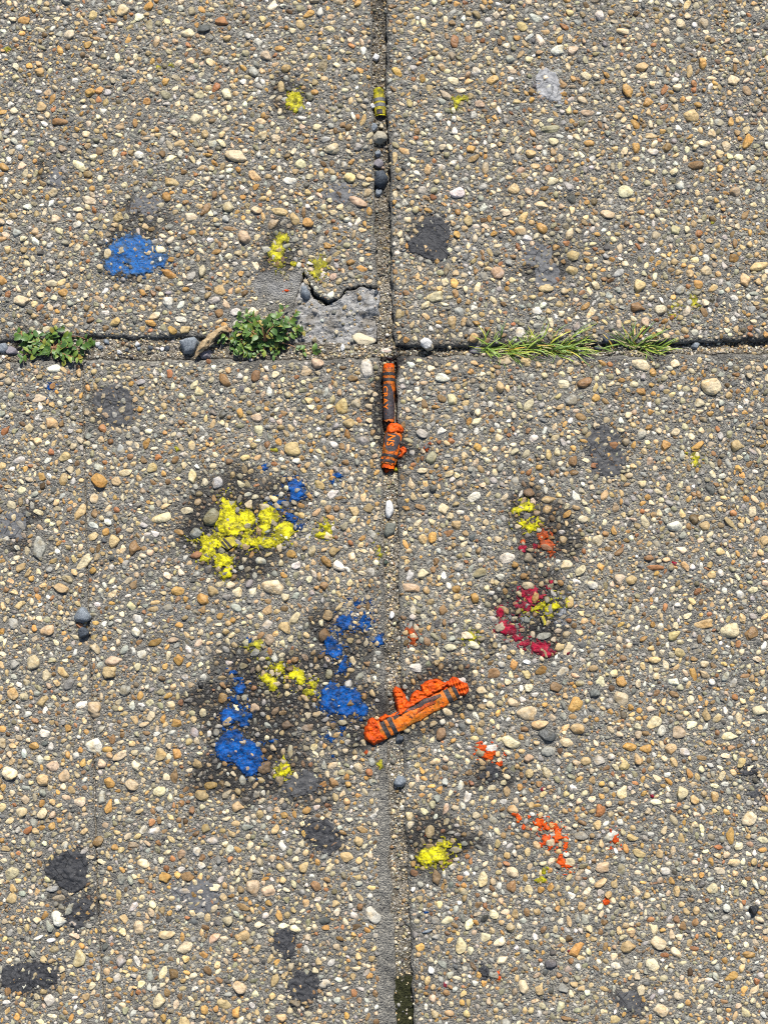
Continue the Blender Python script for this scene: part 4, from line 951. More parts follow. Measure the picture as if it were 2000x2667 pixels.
gum('patchy black gum on the lower left slab right of centre, upper of three', 'black', [(836, 2168, 44, 36), (856, 2196, 40, 28)], 0.3, 0.75, patch=0.5)
gum('patchy black gum on the lower left slab, middle of three', 'black', [(742, 2458, 34, 32), (752, 2484, 22, 14)], 0.3, 0.75, patch=0.45)
gum('round black gum at the bottom of the lower left slab', 'black', [(792, 2572, 42, 36)], 0.35, 0.85, patch=0.22)
gum('worn grey gum stain in the middle of the lower left slab', 'faint', [(528, 2335, 46, 44), (470, 2330, 24, 20)], 0.15, 0.4, patch=0.3)
gum('dirty brown-grey gum lump below the round yellow lump', 'dark', [(772, 2052, 52, 26), (802, 2036, 32, 28)], 0.4, 0.7, patch=0.35)
gum('dark gum stain near the bottom of the lower right slab', 'dark', [(1645, 2608, 36, 30)], 0.25, 0.75, patch=0.3)
gum('faint dark gum stain left of the deep joint stone', 'faint', [(885, 505, 34, 30)], 0.2, 0.6, patch=0.25)
gum('small faint gum stain on the upper left slab near the left edge', 'faint', [(146, 466, 20, 26)], 0.15, 0.55, patch=0.3)
gum('dark grey gum stain at the left photo edge', 'faint', [(28, 1368, 40, 40)], 0.15, 0.5, patch=0.3)
gum('small shiny black gum dot near the bottom of the lower right slab', 'black', [(1262, 2528, 14, 15)], 0.9, 0.9, rag=0.2)
gum('blackish wet patch below the orange wax clump', 'black', [(1286, 2010, 22, 24), (1262, 2022, 18, 12)], 0.25, 0.6, patch=0.35)
gum('upper dark gum dab near the right photo edge', 'black', [(1948, 2012, 20, 14)], 0.4, 0.85, patch=0.15)
gum('lower dark gum dab near the right photo edge', 'dark', [(1962, 2068, 15, 13)], 0.6, 0.9)
gum('worn grey gum smudge above the scuffed blue patch', 'faint', [(385, 535, 44, 30)], 0.12, 0.35, patch=0.35)

# ------------------------------------------------------------------ crayons
class Crayon:
    """a wrapped crayon along p0->p1, flattened to half width w and half height h"""
    def __init__(s, p0, p1, z0, z1, w, h, seed, wr=0.25, w1=None):
        s.a = np.array([*at(*p0, ), z0 * MM]); s.b = np.array([*at(*p1), z1 * MM]); s.d = s.b - s.a; s.L = np.linalg.norm(s.d); s.d /= s.L
        s.n = np.array([-s.d[1], s.d[0], 0]); s.n /= np.linalg.norm(s.n)
        s.w, s.w1, s.h, s.seed, s.wr = w * MM, (w1 or w) * MM, h * MM, seed, wr * MM
    def pt(s, u, phi, off=0.0):
        """u in 0..1 along, phi angle from the top (radians), + towards the left of the direction"""
        u = np.asarray(u, float); phi = np.asarray(phi, float)
        w = s.w + (s.w1 - s.w) * u
        q = (fbm(u * s.L, phi * s.w, 2.6 * MM, s.seed, 3) - 0.5) * 2 * s.wr
        lat = np.sin(phi) * (w + q + off); up = np.cos(phi) * (s.h + q + off)
        return s.a + s.d * (u * s.L)[..., None] + s.n * lat[..., None] + np.array([0, 0, 1.0]) * up[..., None]
    def patch(s, name, u0, u1, f0, f1, mat, parent, off=0.0, nu=None, nv=28, rag=0.0):
        nu = nu or max(6, int((u1 - u0) * s.L / (0.35 * MM)))
        U, T = np.meshgrid(np.linspace(0, 1, nu), np.linspace(0, 1, nv), indexing='ij')
        phi = np.radians(f0 + (f1 - f0) * T)
        r0 = rag * (fbm(phi * 3 * MM, phi * 0, 1.4 * MM, s.seed + 5, 3) - 0.5); r1 = rag * (fbm(phi * 3 * MM, phi * 0 + 1, 1.4 * MM, s.seed + 6, 3) - 0.5)
        u = (u0 + r0) * (1 - U) + (u1 + r1) * U
        return mesh_obj(name, s.pt(u, phi, off * MM).reshape(-1, 3), grid_faces(nu, nv), mat, parent)
    def shape(s, name, pts, mat, parent, off):
        """flat print: polygon of (u, phi degrees) pressed on the wrapper"""
        bm = bmesh.new(); vs_ = [bm.verts.new((u, p / 90.0, 0)) for u, p in pts]; bm.faces.new(vs_)
        bmesh.ops.triangulate(bm, faces=bm.faces[:]); return s._wrap(name, bm, mat, parent, off)
    def _wrap(s, name, bm, mat, parent, off, cuts=2):
        for _ in range(cuts):
            bmesh.ops.subdivide_edges(bm, edges=bm.edges[:], cuts=1, use_grid_fill=False)
            bmesh.ops.triangulate(bm, faces=bm.faces[:])
        bm.verts.ensure_lookup_table(); bm.verts.index_update()
        co = np.array([v.co[:] for v in bm.verts]); F = np.array([[v.index for v in f.verts] for f in bm.faces]); bm.free()
        return mesh_obj(name, s.pt(co[:, 0], np.radians(co[:, 1] * 90.0), off * MM), F, mat, parent)
    def text(s, body, u0, f0, size_mm, mat, parent, off, name='lettering', pitch=1.0):
        """letters read along the crayon, tops towards +phi side"""
        cu = bpy.data.curves.new('t', 'FONT'); cu.body = body; cu.size = 1.0; cu.space_character = 1.05; cu.resolution_u = 3; cu.offset = 0.018
        ob = bpy.data.objects.new('t', cu); me = bpy.data.meshes.new_from_object(ob)
        bm = bmesh.new(); bm.from_mesh(me); bmesh.ops.triangulate(bm, faces=bm.faces[:])
        for v in bm.verts:
            x, y = v.co.x * size_mm * MM * pitch, v.co.y * size_mm * MM
            v.co = (u0 + x / s.L, f0 / 90.0 + math.degrees(y / s.w) / 90.0, 0)
        bpy.data.objects.remove(ob); bpy.data.curves.remove(cu); bpy.data.meshes.remove(me)
        return s._wrap(name, bm, mat, parent, off, 2)

def zoomed(pts, ox, oy, k): return [(ox + x * k, oy + y * k) for x, y in pts]
def poly_part(name, pts, color, parent, thick, **kw):
    c = np.mean(pts, 0); r = max(np.ptp([p[0] for p in pts]), np.ptp([p[1] for p in pts])) / 2
    return coat(name, [(c[0], c[1], r, r)], WAX[color], thick, 1.0, parent, smooth_base=1.0, poly=pts, **kw)
def wax_part(name, ells, color, parent, thick, cover=1.0, **kw):
    return coat(name, ells, WAX[color], thick, cover, parent, **kw)

# upper orange crayon, lying in the vertical joint (reads downwards)
o = empty('crayon', (*at(1013, 1015), -4 * MM), 'orange crayon half sunk in the joint below the crossing, black oval reading CRA', 'crayon', 'wrapped orange crayons')
c = Crayon((1013, 950), (1013, 1100), -1.4, -2.2, 3.3, 3.2, 401, 0.28, 2.9)
c.patch('wrapper', 0.06, 0.98, -125, 125, M_PAPER_D, o, rag=0.08)
c.patch('wax_core', -0.02, 0.12, -125, 125, WAX['orange'], o, -0.35)
c.patch('black_band', 0.135, 0.185, -95, 95, M_INK, o, 0.10)
c.patch('black_band', 0.235, 0.285, -95, 95, M_INK, o, 0.10)
c.shape('black_oval', [(0.33, -60), (0.34, -5), (0.38, 22), (0.46, 42), (0.58, 58), (0.75, 64), (0.93, 60), (0.95, -30), (0.95, -72), (0.6, -76), (0.4, -74)], M_INK_P, o, 0.12)
c.text('CRAY', 0.37, -62, 4.2, M_LETTER, o, 0.25, pitch=1.12)
wax_part('wax_smear', [(1012, 952, 13, 8)], 'orange', o, 2.8, 1.0, smooth_base=1.0)
wax_part('wax_smear', [(1014, 1086, 9, 9)], 'orange', o, 3.4, 1.0, smooth_base=1.0, patch=0.2)
# lower crushed orange crayon with the end of the word
o = empty('crayon', (*at(1022, 1165), -4 * MM), 'squashed orange crayon piece below it in the joint, black oval ending in NS', 'crayon', 'wrapped orange crayons')
c = Crayon((1030, 1108), (1008, 1226), -0.2, -1.0, 5.0, 2.6, 402, 0.55, 3.7)
c.patch('wrapper', 0.16, 0.86, -110, 110, M_PAPER_D, o, rag=0.1)
c.patch('wax_core', 0.05, 0.95, -120, 120, WAX['orange'], o, -0.5, rag=0.05)
c.shape('black_oval', [(0.18, -45), (0.2, 20), (0.24, 50), (0.36, 58), (0.48, 48), (0.57, 20), (0.59, -8), (0.55, -34), (0.46, -52), (0.3, -60)], M_INK_P, o, 0.12)
c.text('NS', 0.22, -36, 6.0, M_LETTER, o, 0.28, pitch=0.82)
c.patch('black_band', 0.645, 0.70, -95, 80, M_INK, o, 0.12)
c.patch('black_band', 0.765, 0.82, -95, 60, M_INK, o, 0.12)
Z2 = lambda p: zoomed(p, 880, 880, 300 / 1659)
poly_part('wax_lump', Z2([(720, 1260), (770, 1225), (840, 1220), (925, 1265), (960, 1340), (920, 1385), (850, 1375), (760, 1405), (705, 1370)]), 'orange', o, 1.5, rag=0.35, floor=1.2, rim=1.1, lump=0.5, crease=0.9)
poly_part('wax_smear', Z2([(880, 1600), (930, 1560), (995, 1595), (990, 1655), (920, 1725), (850, 1720), (900, 1660)]), 'orange', o, 1.0, rag=0.35, floor=1.0, rim=0.8, crease=0.7)
wax_part('wax_tip', [(1008, 1222, 10, 8), (1004, 1212, 8, 7), (1018, 1216, 8, 4, -40)], 'orange', o, 2.2, 1.0, smooth_base=1.0)
wax_part('wax_dab', [(1030, 1220, 8, 6)], 'olive', o, 1.2, 0.9)
# crushed diagonal crayon across the joint
o = empty('crayon', (*at(1090, 1850), 0.0), 'crushed orange crayon lying diagonally across the joint, wrapper split open and wax squeezed out', 'crayon', 'wrapped orange crayons')
c = Crayon((990, 1903), (1192, 1797), 1.0, 1.0, 5.4, 1.75, 403, 0.6, 4.2)
c.patch('wax_core', -0.04, 1.03, -118, 118, WAX['orange'], o, -0.55, rag=0.03)
c.patch('wrapper', 0.0, 0.985, -112, 44, M_PAPER, o, rag=0.03)
for u0, u1 in ((0.035, 0.085), (0.125, 0.175)): c.patch('black_band', u0, u1, -100, 48, M_INK, o, 0.12)
for u0, u1 in ((0.845, 0.9), (0.945, 0.985)): c.patch('black_band', u0, u1, -100, 46, M_INK, o, 0.12)
c.shape('torn_gap', [(0.2, 16), (0.28, 22), (0.4, 22), (0.55, 12), (0.7, 8), (0.8, 14), (0.8, 30), (0.62, 46), (0.46, 56), (0.3, 56), (0.2, 36)], M_TEAR, o, 0.3)  # dark strip laid over the wrapper to show it torn open
c.shape('torn_flap', [(0.44, -12), (0.5, 6), (0.6, 16), (0.72, 4), (0.7, -10), (0.58, -2)], WAX['rust'], o, 0.5)
Z3 = lambda p: zoomed(p, 880, 1700, 400 / 1659)
poly_part('wax_end', Z3([(285, 830), (330, 730), (375, 695), (425, 745), (455, 770), (520, 940), (440, 975), (390, 1005), (330, 975), (285, 935)]), 'orange', o, 2.4, rag=0.5, floor=0.6, rim=1.3, lump=0.5, crease=1.1)
poly_part('wax_ridge', Z3([(430, 720), (510, 660), (560, 690), (640, 650), (625, 560), (590, 420), (620, 365), (670, 385), (715, 440), (765, 530), (790, 450), (850, 400), (905, 425), (885, 355), (930, 320), (1010, 285), (1070, 285), (1130, 315), (1190, 335), (1150, 400), (1080, 430), (960, 500), (860, 560), (740, 640), (700, 680), (560, 710), (470, 760)]), 'orange', o, 2.2, rag=0.35, floor=0.9, rim=1.0, lump=0.55, crease=1.4)
poly_part('wax_tread_end', Z3([(1130, 330), (1195, 300), (1240, 255), (1290, 275), (1340, 310), (1395, 330), (1420, 400), (1385, 470), (1330, 455), (1300, 480), (1280, 400), (1210, 385)]), 'orange', o, 1.5, rag=0.25, floor=0.9, rim=0.9, lump=0.2, ripple=(0.35, 1.5 * MM, 0.9 * MM), crease=0.3)
wax_part('wax_smear', [(1148, 1842, 10, 6, -20)], 'orange', o, 1.6, 0.9)
# yellow stub in the upper joint
o = empty('crayon', (*at(988, 265), -5 * MM), 'short yellow crayon stub with faded dark bands wedged in the upper joint', 'crayon')
c = Crayon((985, 230), (991, 297), -2.6, -3.4, 3.1, 3.0, 404, 0.4)
c.patch('wax_core', 0.0, 1.0, -130, 130, WAX['olive'], o, -0.25, rag=0.06)
c.patch('wrapper', 0.2, 0.94, -128, 128, M_PAPER_Y, o, rag=0.05)
c.patch('faded_band', 0.33, 0.45, -90, 90, M_INK_G, o, 0.1)
c.patch('faded_band', 0.53, 0.66, -90, 90, M_INK_G, o, 0.1)
c.shape('dark_patch', [(0.78, -38), (0.78, 20), (0.95, 24), (0.95, -34)], M_INK, o, 0.12)
# end cap so the stub is closed
U = np.linspace(0, 2 * np.pi, 24, endpoint=False)
cap = np.concatenate([c.pt(np.full(24, 0.02), U, -0.3 * MM), c.pt(np.full(24, -0.1), U, -1.6 * MM)])
F4 = [[i, (i + 1) % 24, 24 + (i + 1) % 24, 24 + i] for i in range(24)]
mesh_obj('blunt_tip', cap, F4, WAX['olive'], o)
# scraps of wrapper
def scrap(name, label, pts_px, mat, band=None):
    ctr = np.mean(pts_px, 0); w0 = at(*ctr); z = float(samp(HB_, np.array(w0[0]), np.array(w0[1]))) + 0.9 * MM
    bm = bmesh.new(); vs_ = []
    for p in pts_px:
        x, y = at(*p); vs_.append(bm.verts.new((x - w0[0], y - w0[1], 0.35 * MM * math.sin(p[0] * 0.7))))
    f = bm.faces.new(vs_); r = bmesh.ops.extrude_face_region(bm, geom=[f])
    for v in r['geom']:
        if isinstance(v, bmesh.types.BMVert): v.co.z -= 0.35 * MM
    bmesh.ops.recalc_face_normals(bm, faces=bm.faces[:])
    me = bpy.data.meshes.new(name); bm.to_mesh(me); bm.free()
    e = empty(name, (w0[0], w0[1], z), label, 'paper scrap', 'torn wrapper scraps')
    add_obj('paper', me, mat, e)
    for b in band or []:
        bm = bmesh.new(); vs_ = []
        for p in b:
            x, y = at(*p); vs_.append(bm.verts.new((x - w0[0], y - w0[1], 0.55 * MM)))
        bm.faces.new(vs_); me = bpy.data.meshes.new('black_band'); bm.to_mesh(me); bm.free(); add_obj('black_band', me, M_INK, e)
scrap('wrapper_scrap', 'olive wrapper scrap with two black bands stuck in the largest yellow smear', [(578, 1404), (600, 1398), (618, 1404), (614, 1420), (594, 1432), (576, 1422)], M_PAPER_Y, [[(580, 1403), (585, 1402), (607, 1425), (601, 1428)], [(576, 1412), (580, 1409), (596, 1430), (592, 1431)]])
scrap('wrapper_scrap', 'small olive wrapper scrap under the yellow bar in the crimson smear', [(1405, 1606), (1415, 1604), (1424, 1626), (1414, 1630)], M_PAPER_Y, [[(1405, 1607), (1408, 1606), (1416, 1628), (1414, 1629)]])

# ------------------------------------------------------------------ loose stones
def stone(label, px, py, w, h, mat, ang=0, hz=0.7, angular=0.9, lift=0.45, seed=None, cat='stone', name='loose_stone', group='loose stones'):
    _seed[0] += 1
    tv, tf = template(3, seed or _seed[0], None, angular)
    a, b = w / 2 * K, h / 2 * K; cz = hz * min(a, b)
    x, y = at(px, py); an = math.radians(-ang)
    rr = np.linspace(0, 1, 6)
    z0 = float(samp(HB_, np.array(x), np.array(y)))
    z = z0 + cz * lift
    X, Y, Z = tv[:, 0] * a, tv[:, 1] * b, tv[:, 2] * cz
    n = vnoise(X * 1 + Z, Y - Z, 1.3 * MM, _seed[0]) - 0.5
    X = X * (1 + 0.12 * n); Y = Y * (1 + 0.12 * n)
    V = np.stack([x + X * math.cos(an) - Y * math.sin(an), y + X * math.sin(an) + Y * math.cos(an), z + Z], 1)
    o = mesh_obj(name, V, tf, STONE[mat], None, (x, y, z - cz), smooth=angular < 0.85)
    set_props(o, label, cat, group); return o
stone('dark angular stone wedged deep in the upper joint with a black underside', 988, 462, 48, 56, 'slate', 0, 0.8, 1.0, 0.75)
stone('small grey stone just below the dark angular stone in the joint', 986, 497, 20, 24, 'granite', 20, 0.8, 0.9)
stone('smooth beige pebble lying across the upper joint', 990, 356, 44, 37, 'beige', -8, 0.75, 0.15, 0.7)
stone('blue-grey chip touching the beige pebble from above in the joint', 975, 330, 26, 24, 'granite', -30, 0.7, 1.0, 0.6)
stone('small cream grain above the beige pebble in the joint', 993, 323, 13, 14, 'cream', 0, 0.8, 0.3, 0.9)
stone('grey flat stone above the dark angular stone in the joint', 985, 420, 28, 28, 'violet', 30, 0.6, 0.8, 0.6)
stone('small grey lump between the beige pebble and grey flat stone', 983, 395, 22, 20, 'granite', 0, 0.7, 0.9, 0.6)
stone('small white angular stone near the top of the joint', 979, 145, 17, 24, 'white', 20, 0.8, 0.9, 0.7)
stone('tiny pale stone left against the yellow crayon stub', 970, 273, 14, 18, 'white', 0, 0.8, 0.5, 0.9)
stone('big speckled blue-grey stone beside the dry leaf in the joint', 492, 903, 58, 58, 'granite', 20, 0.75, 0.8, 0.55)
stone('violet-grey stone lying under the dry leaf', 538, 921, 36, 26, 'violet', -35, 0.7, 0.9, 0.5)
stone('blue-grey stone at the left photo edge in the joint', 5, 902, 34, 36, 'granite', 0, 0.7, 0.9, 0.5)
stone('pale grey stone between the left edge stone and the weed', 30, 912, 34, 28, 'violet', 0, 0.6, 0.9, 0.4)
for i, (px, py, w, h, m, lb) in enumerate([(252, 894, 16, 18, 'white', 'pale grain right of the left weed in the joint'), (262, 903, 14, 13, 'granite', 'grey grain below the pale one right of the left weed'), (276, 888, 20, 12, 'granite', 'flat grey grain against the upper slab right of the left weed'),
        (310, 916, 14, 14, 'white', 'white grain midway between left weed and blue-grey stone'), (330, 912, 13, 12, 'slate', 'bluish grain right of the midway white grain'), (358, 895, 16, 14, 'white', 'bright white grain in the joint gravel'), (362, 908, 12, 12, 'granite', 'grey grain under the bright white grain'), (392, 904, 13, 20, 'slate', 'tall dark grain in the joint gravel'), (422, 908, 12, 14, 'white', 'white grain left of the dark blue grain'), (434, 904, 15, 20, 'slate', 'dark blue grain nearest the big blue-grey stone')]):
    stone(lb, px, py, w, h, m, 20 * i, 0.8, 0.8, 0.5, cat='gravel grain', name='gravel_grain', group='gravel grains in the joint')
stone('cream porous stone set in the lower edge of the broken corner', 944, 885, 66, 42, 'cream', 12, 0.5, 0.8, 0.2)
stone('small beige pebble lying on the broken corner', 876, 863, 12, 15, 'cream', 0, 0.9, 0.2, 0.8)
stone('small white pebble in the joint below the broken corner', 893, 903, 13, 21, 'white', 10, 0.8, 0.2, 0.8)
stone('dark round pebble at the right end of the crack', 981, 763, 13, 18, 'slate', 0, 0.9, 0.3, 0.9)
stone('grey angular stone at the left end of the crack', 796, 762, 28, 36, 'granite', -20, 0.8, 1.0, 0.5)
stone('thin pink chip at the crossing above the orange crayon', 1006, 911, 33, 15, 'pink', 0, 0.4, 0.9, 1.2)
stone('smooth white pebble in the joint right of the crossing', 1110, 899, 36, 30, 'white', 25, 0.8, 0.15, 0.7)
stone('tan stone at the left end of the longer grass tuft', 1234, 884, 30, 28, 'tan', 0, 0.8, 0.8, 0.7)
stone('dark stone under the tan one at the left of the grass', 1240, 908, 40, 26, 'violet', 0, 0.7, 1.0, 0.4)
stone('black stone between the two grass tufts, upper', 1577, 886, 26, 24, 'slate', 0, 0.8, 0.9, 0.6)
stone('black stone between the two grass tufts, lower', 1560, 903, 28, 18, 'slate', 0, 0.8, 0.9, 0.6)
stone('white flake lying in the right of the longer grass tuft', 1510, 908, 42, 14, 'white', 45, 0.4, 0.8, 1.2)
stone('blue-grey chip in the joint right of the small grass tuft', 1813, 899, 24, 26, 'granite', 20, 0.7, 1.0, 0.7)
stone('long white pebble in the lower vertical joint', 1012, 1326, 27, 50, 'white', 0, 0.8, 0.15, 0.7)
stone('olive-grey slanted stone under the long white pebble', 1016, 1377, 48, 30, 'olive', -62, 0.7, 0.7, 0.6)
stone('curved tan chip at the foot of the olive-grey stone', 1017, 1399, 22, 9, 'tan', -25, 0.6, 0.4, 0.8)
stone('small dark green pebble in the sandy joint', 1006, 1466, 13, 15, 'green', 0, 0.9, 0.3, 0.8)
stone('small white rough pebble in the joint above the blue dab', 1019, 1603, 17, 22, 'white', 0, 0.7, 0.7, 0.6)
stone('blue-grey triangular stone on the joint below the orange crayon', 1041, 2034, 33, 32, 'granite', 20, 0.9, 1.0, 0.8)
stone('speckled grey stone on the thin crack, upper of two', 217, 1603, 42, 50, 'granite', 60, 0.8, 0.7, 0.5)
stone('dark grey stone on the thin crack, lower of two', 216, 1650, 34, 32, 'slate', 0, 0.8, 0.9, 0.5)
stone('black crystalline stone at the lower right photo edge', 1963, 2368, 26, 26, 'black', 0, 0.9, 1.0, 0.6)
stone('grey sliver near the joint on the lower right slab', 1112, 2426, 34, 8, 'granite', -15, 0.8, 0.6, 0.8)
stone('dark chip below the left end of the crushed crayon at the joint', 1040, 1925, 22, 26, 'slate', 0, 0.8, 0.9, 0.6)

# ------------------------------------------------------------------ weeds, grass and the dry leaf
def leaf_mesh(seed):
    r = np.random.default_rng(seed); n = 7; V = []; F = []
    bend = r.uniform(0.15, 0.45); fold = r.uniform(0.12, 0.4)
    for i in range(n):
        t = i / (n - 1); w = 0.5 * (math.sin(math.pi * min(t * 0.93 + 0.05, 1) ** 0.85) ** 0.8) * 0.6
        z = bend * (t * (1 - t)) - 0.15 * bend * t
        for sgn in (-1, 0, 1): V.append((t, sgn * w, z + abs(sgn) * w * fold))
    for i in range(n - 1):
        for j in range(2): q = i * 3 + j; F.append([q, q + 3, q + 4, q + 1])
    me = make_mesh('leaf', V, F); me.materials.append(M_LEAF); return me
LEAVES = [leaf_mesh(i) for i in range(5)]
def tube(pts, r0, r1, n=5):
    pts = np.array(pts, float); V = []; F = []
    for i, p in enumerate(pts):
        d = pts[min(i + 1, len(pts) - 1)] - pts[max(i - 1, 0)]; d /= np.linalg.norm(d) + 1e-9
        a = np.cross(d, [0, 0, 1.0]); a /= np.linalg.norm(a) + 1e-9; b = np.cross(a, d)
        r = r0 + (r1 - r0) * i / (len(pts) - 1)
        for k in range(n):
            t = 2 * math.pi * k / n; V.append(p + a * r * math.cos(t) + b * r * math.sin(t))
    for i in range(len(pts) - 1):
        for k in range(n): F.append([i * n + k, i * n + (k + 1) % n, (i + 1) * n + (k + 1) % n, (i + 1) * n + k])
    return V, F
def weed(name, label, root_px, tips, seed, size):
    r = np.random.default_rng(seed)
    rx, ry = at(*root_px); z0 = -2.5 * MM
    e = empty(name, (rx, ry, z0), label, 'weed', 'leafy weeds in the joint')
    for tx, ty, hgt in tips:
        x1, y1 = at(tx, ty); L = math.hypot(x1 - rx, y1 - ry) + 1e-4
        nseg = max(4, int(L / (2.0 * MM)))
        side = r.normal() * 0.15
        pts = []
        for i in range(nseg + 1):
            t = i / nseg; b = side * math.sin(math.pi * t) * L
            x = rx + (x1 - rx) * t - (y1 - ry) / L * b; y = ry + (y1 - ry) * t + (x1 - rx) / L * b
            g = float(samp(HB_, np.array(x), np.array(y)))
            pts.append((x, y, max(g + 0.5 * MM, z0) + hgt * MM * math.sin(math.pi * min(t * 0.75 + 0.1, 1)) + r.normal() * 0.2 * MM))
        V, F = tube(pts, 0.42 * MM, 0.2 * MM); mesh_obj('stem', V, F, M_STEM, e)
        dirn = math.atan2(y1 - ry, x1 - rx)
        for i in range(1, nseg + 1):
            p = pts[i]
            k = 3 if i == nseg else 2
            for j in range(k):
                if r.random() < 0.36: continue
                s = size * MM * r.uniform(0.65, 1.25) * (0.75 if i == nseg else 1.0)
                a = dirn + (r.choice([-1, 1]) if k == 3 else (1 if j else -1)) * r.uniform(0.4, 1.5)
                lf = bpy.data.objects.new('leaf', LEAVES[r.integers(5)]); col.objects.link(lf); lf.parent = e
                lf.location = (p[0] - rx, p[1] - ry, p[2] - z0 + r.uniform(0, 0.9) * MM)
                lf.rotation_euler = Euler((r.normal() * 0.4, -r.uniform(-0.2, 0.5), a), 'XYZ'); lf.scale = (s, s * r.uniform(0.8, 1.15), s)
    return e
def tips_in(seed, n, cx, cy, rx, ry, h0, h1):
    r = np.random.default_rng(seed); out = []
    for i in range(n):
        a = 2 * math.pi * (i + r.uniform(-0.3, 0.3)) / n; q = r.uniform(0.4, 1.2)
        out.append((cx + rx * q * math.cos(a), cy + ry * q * math.sin(a), r.uniform(h0, h1)))
    return out
weed('leafy_weed', 'small leafy green weed in the joint at the left photo edge', (140, 905), tips_in(1, 20, 138, 898, 92, 42, 0.2, 2.4) + [(232, 890, 4), (215, 935, 3), (60, 935, 3), (50, 870, 3)], 61, 3.9)
weed('leafy_weed', 'larger leafy green weed spreading beside the broken slab corner', (690, 890), tips_in(2, 26, 680, 872, 84, 48, 0.2, 2.8) + [(600, 905, 2), (622, 925, 2), (745, 805, 5), (770, 815, 4), (788, 862, 5), (730, 850, 6), (790, 915, 2), (575, 885, 2), (640, 860, 4), (700, 830, 6)], 62, 3.7)
weed('leafy_weed', 'tiny two-leaf sprig right of the larger weed at the slab edge', (812, 918), [(824, 912, 1.0)], 63, 4.0)
def blade_mesh(seed):
    r = np.random.default_rng(seed); n = 9; V = []; F = []
    b = r.uniform(0.1, 0.5); s = r.normal() * 0.12
    for i in range(n):
        t = i / (n - 1); w = 0.5 * (1 - t) ** 0.6 * min(1, 0.55 + t * 2)
        x = t; z = b * math.sin(math.pi * t * 0.8) * 0.8; y = s * t * t
        V += [(x, y * 1, z), (x, y, z)]
        V[-2] = (x, y - w * 0.075, z + w * 0.02); V[-1] = (x, y + w * 0.075, z)
        V.insert(len(V) - 1, (x, y, z - w * 0.025))
    for i in range(n - 1):
        for j in range(2): q = i * 3 + j; F.append([q, q + 3, q + 4, q + 1])
    me = make_mesh('blade', V, F); return me
BL = [blade_mesh(i) for i in range(6)]
BLS = []
for me in BL:
    me.materials.append(M_BLADE); m2 = me.copy(); m2.materials.clear(); m2.materials.append(M_STRAW); BLS.append(m2)
def grass(label, crowns, seed):
    r = np.random.default_rng(seed)
    cx = np.mean([c[0] for c in crowns]); cy = np.mean([c[1] for c in crowns]); wx, wy = at(cx, cy)
    e = empty('grass_tuft', (wx, wy, -4 * MM), label, 'grass tuft', 'grass tufts in the joint')
    for px, py, n, l0, l1, amid, aspread in crowns:
        x, y = at(px, py)
        for i in range(n):
            straw = r.random() < 0.28
            bl = bpy.data.objects.new('blade', (BLS if straw else BL)[r.integers(6)]); col.objects.link(bl); bl.parent = e
            bl.location = (x - wx + r.normal() * 3.0 * MM, y - wy + r.normal() * 1.2 * MM, 2.4 * MM)
            a = math.radians(amid + r.uniform(-1, 1) * aspread); L = r.uniform(l0, l1) * 1.15 * MM * (0.7 if straw else 1)
            bl.rotation_euler = (r.normal() * 0.5, -r.uniform(0.0, 0.38), a); wd = r.uniform(0.6, 1.25) * 13 * MM
            bl.scale = (L, wd, L * 0.9)
    return e
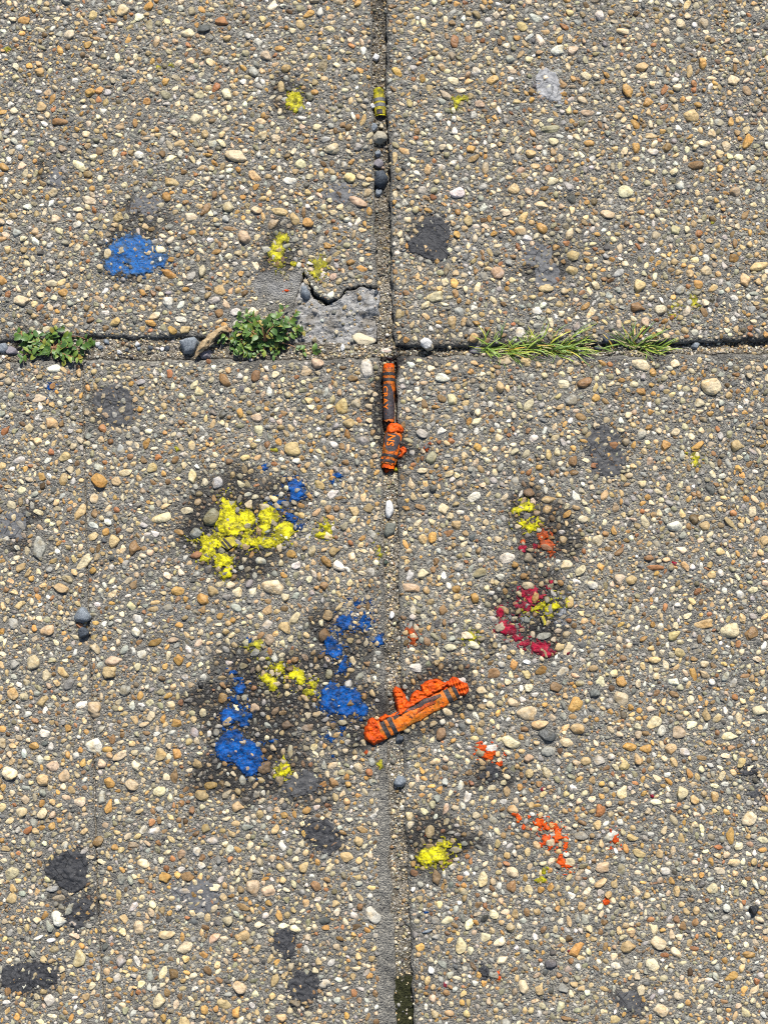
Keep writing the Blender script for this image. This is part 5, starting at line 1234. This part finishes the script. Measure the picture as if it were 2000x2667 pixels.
grass('long ragged grass tuft growing in the joint right of the crossing', [(1260, 910, 12, 6, 10, 30, 80), (1300, 912, 10, 6, 10, 0, 40), (1355, 908, 14, 6, 12, 40, 60), (1405, 910, 12, 6, 12, 0, 40), (1445, 912, 14, 6, 12, 10, 50), (1500, 906, 10, 7, 14, 20, 30), (1275, 908, 16, 7, 13, 20, 60), (1285, 905, 12, 7, 13, 150, 50), (1290, 890, 7, 9, 17, 95, 35), (1325, 915, 18, 6, 13, 10, 50), (1340, 912, 14, 6, 12, 165, 40), (1380, 906, 16, 8, 15, 25, 45), (1390, 912, 12, 6, 12, 170, 50), (1425, 904, 20, 8, 15, 30, 60), (1430, 908, 14, 7, 13, 150, 60), (1460, 900, 14, 10, 20, 18, 22), (1480, 908, 12, 8, 14, -10, 35), (1420, 916, 10, 5, 9, -60, 70), (1310, 918, 10, 5, 9, -80, 70)], 71)
grass('small starry grass tuft right of the black stones in the joint', [(1660, 900, 18, 8, 15, 15, 60), (1650, 902, 14, 8, 14, 165, 45), (1670, 896, 8, 10, 18, 12, 20), (1600, 910, 8, 7, 12, 155, 40), (1705, 912, 10, 7, 13, 5, 40), (1640, 895, 6, 7, 12, 100, 40), (1660, 910, 6, 5, 9, -80, 60)], 72)
# dry curled leaf
def dry_leaf():
    P0 = [(596, 858), (578, 862), (560, 876), (545, 892), (530, 905), (518, 918), (510, 934)]
    W = [12, 5, 8, 9, 9, 6, 2]; Hh = [3, 4.5, 5.5, 5.5, 5, 4, 3]
    n = 40; t = np.linspace(0, 1, n); tt = np.linspace(0, 1, len(P0))
    xy = np.array([at(*p) for p in P0]); X = np.interp(t, tt, xy[:, 0]); Y = np.interp(t, tt, xy[:, 1])
    w = np.interp(t, tt, W) * K; h = np.interp(t, tt, Hh) * MM
    m = 15; V = []
    for i in range(n):
        j = min(max(i, 1), n - 2); d = np.array([X[j + 1] - X[j - 1], Y[j + 1] - Y[j - 1]]); d /= np.linalg.norm(d); nn = np.array([-d[1], d[0]])
        for k in range(m):
            f = math.radians(-150 + 300 * k / (m - 1)); rid = 1 + 0.3 * math.sin(k * 2.1 + 2.5 * math.sin(t[i] * 7)) + 0.22 * math.sin(t[i] * 23 + k * 1.3) + 0.12 * math.sin(t[i] * 71 + k * 2)
            lat = math.sin(f) * w[i] * rid; up = math.cos(f) * w[i] * 0.75 * rid
            V.append((X[i] + nn[0] * lat, Y[i] + nn[1] * lat, h[i] - 1.0 * MM + up))
    o = mesh_obj('dry_leaf', V, grid_faces(n, m), M_DRY, None, (*at(550, 890), 0.0))
    sm = o.modifiers.new('thickness', 'SOLIDIFY'); sm.thickness = 0.25 * MM
    set_props(o, 'curled brown dry leaf lying over stones left of the larger weed', 'dry leaf')
dry_leaf()
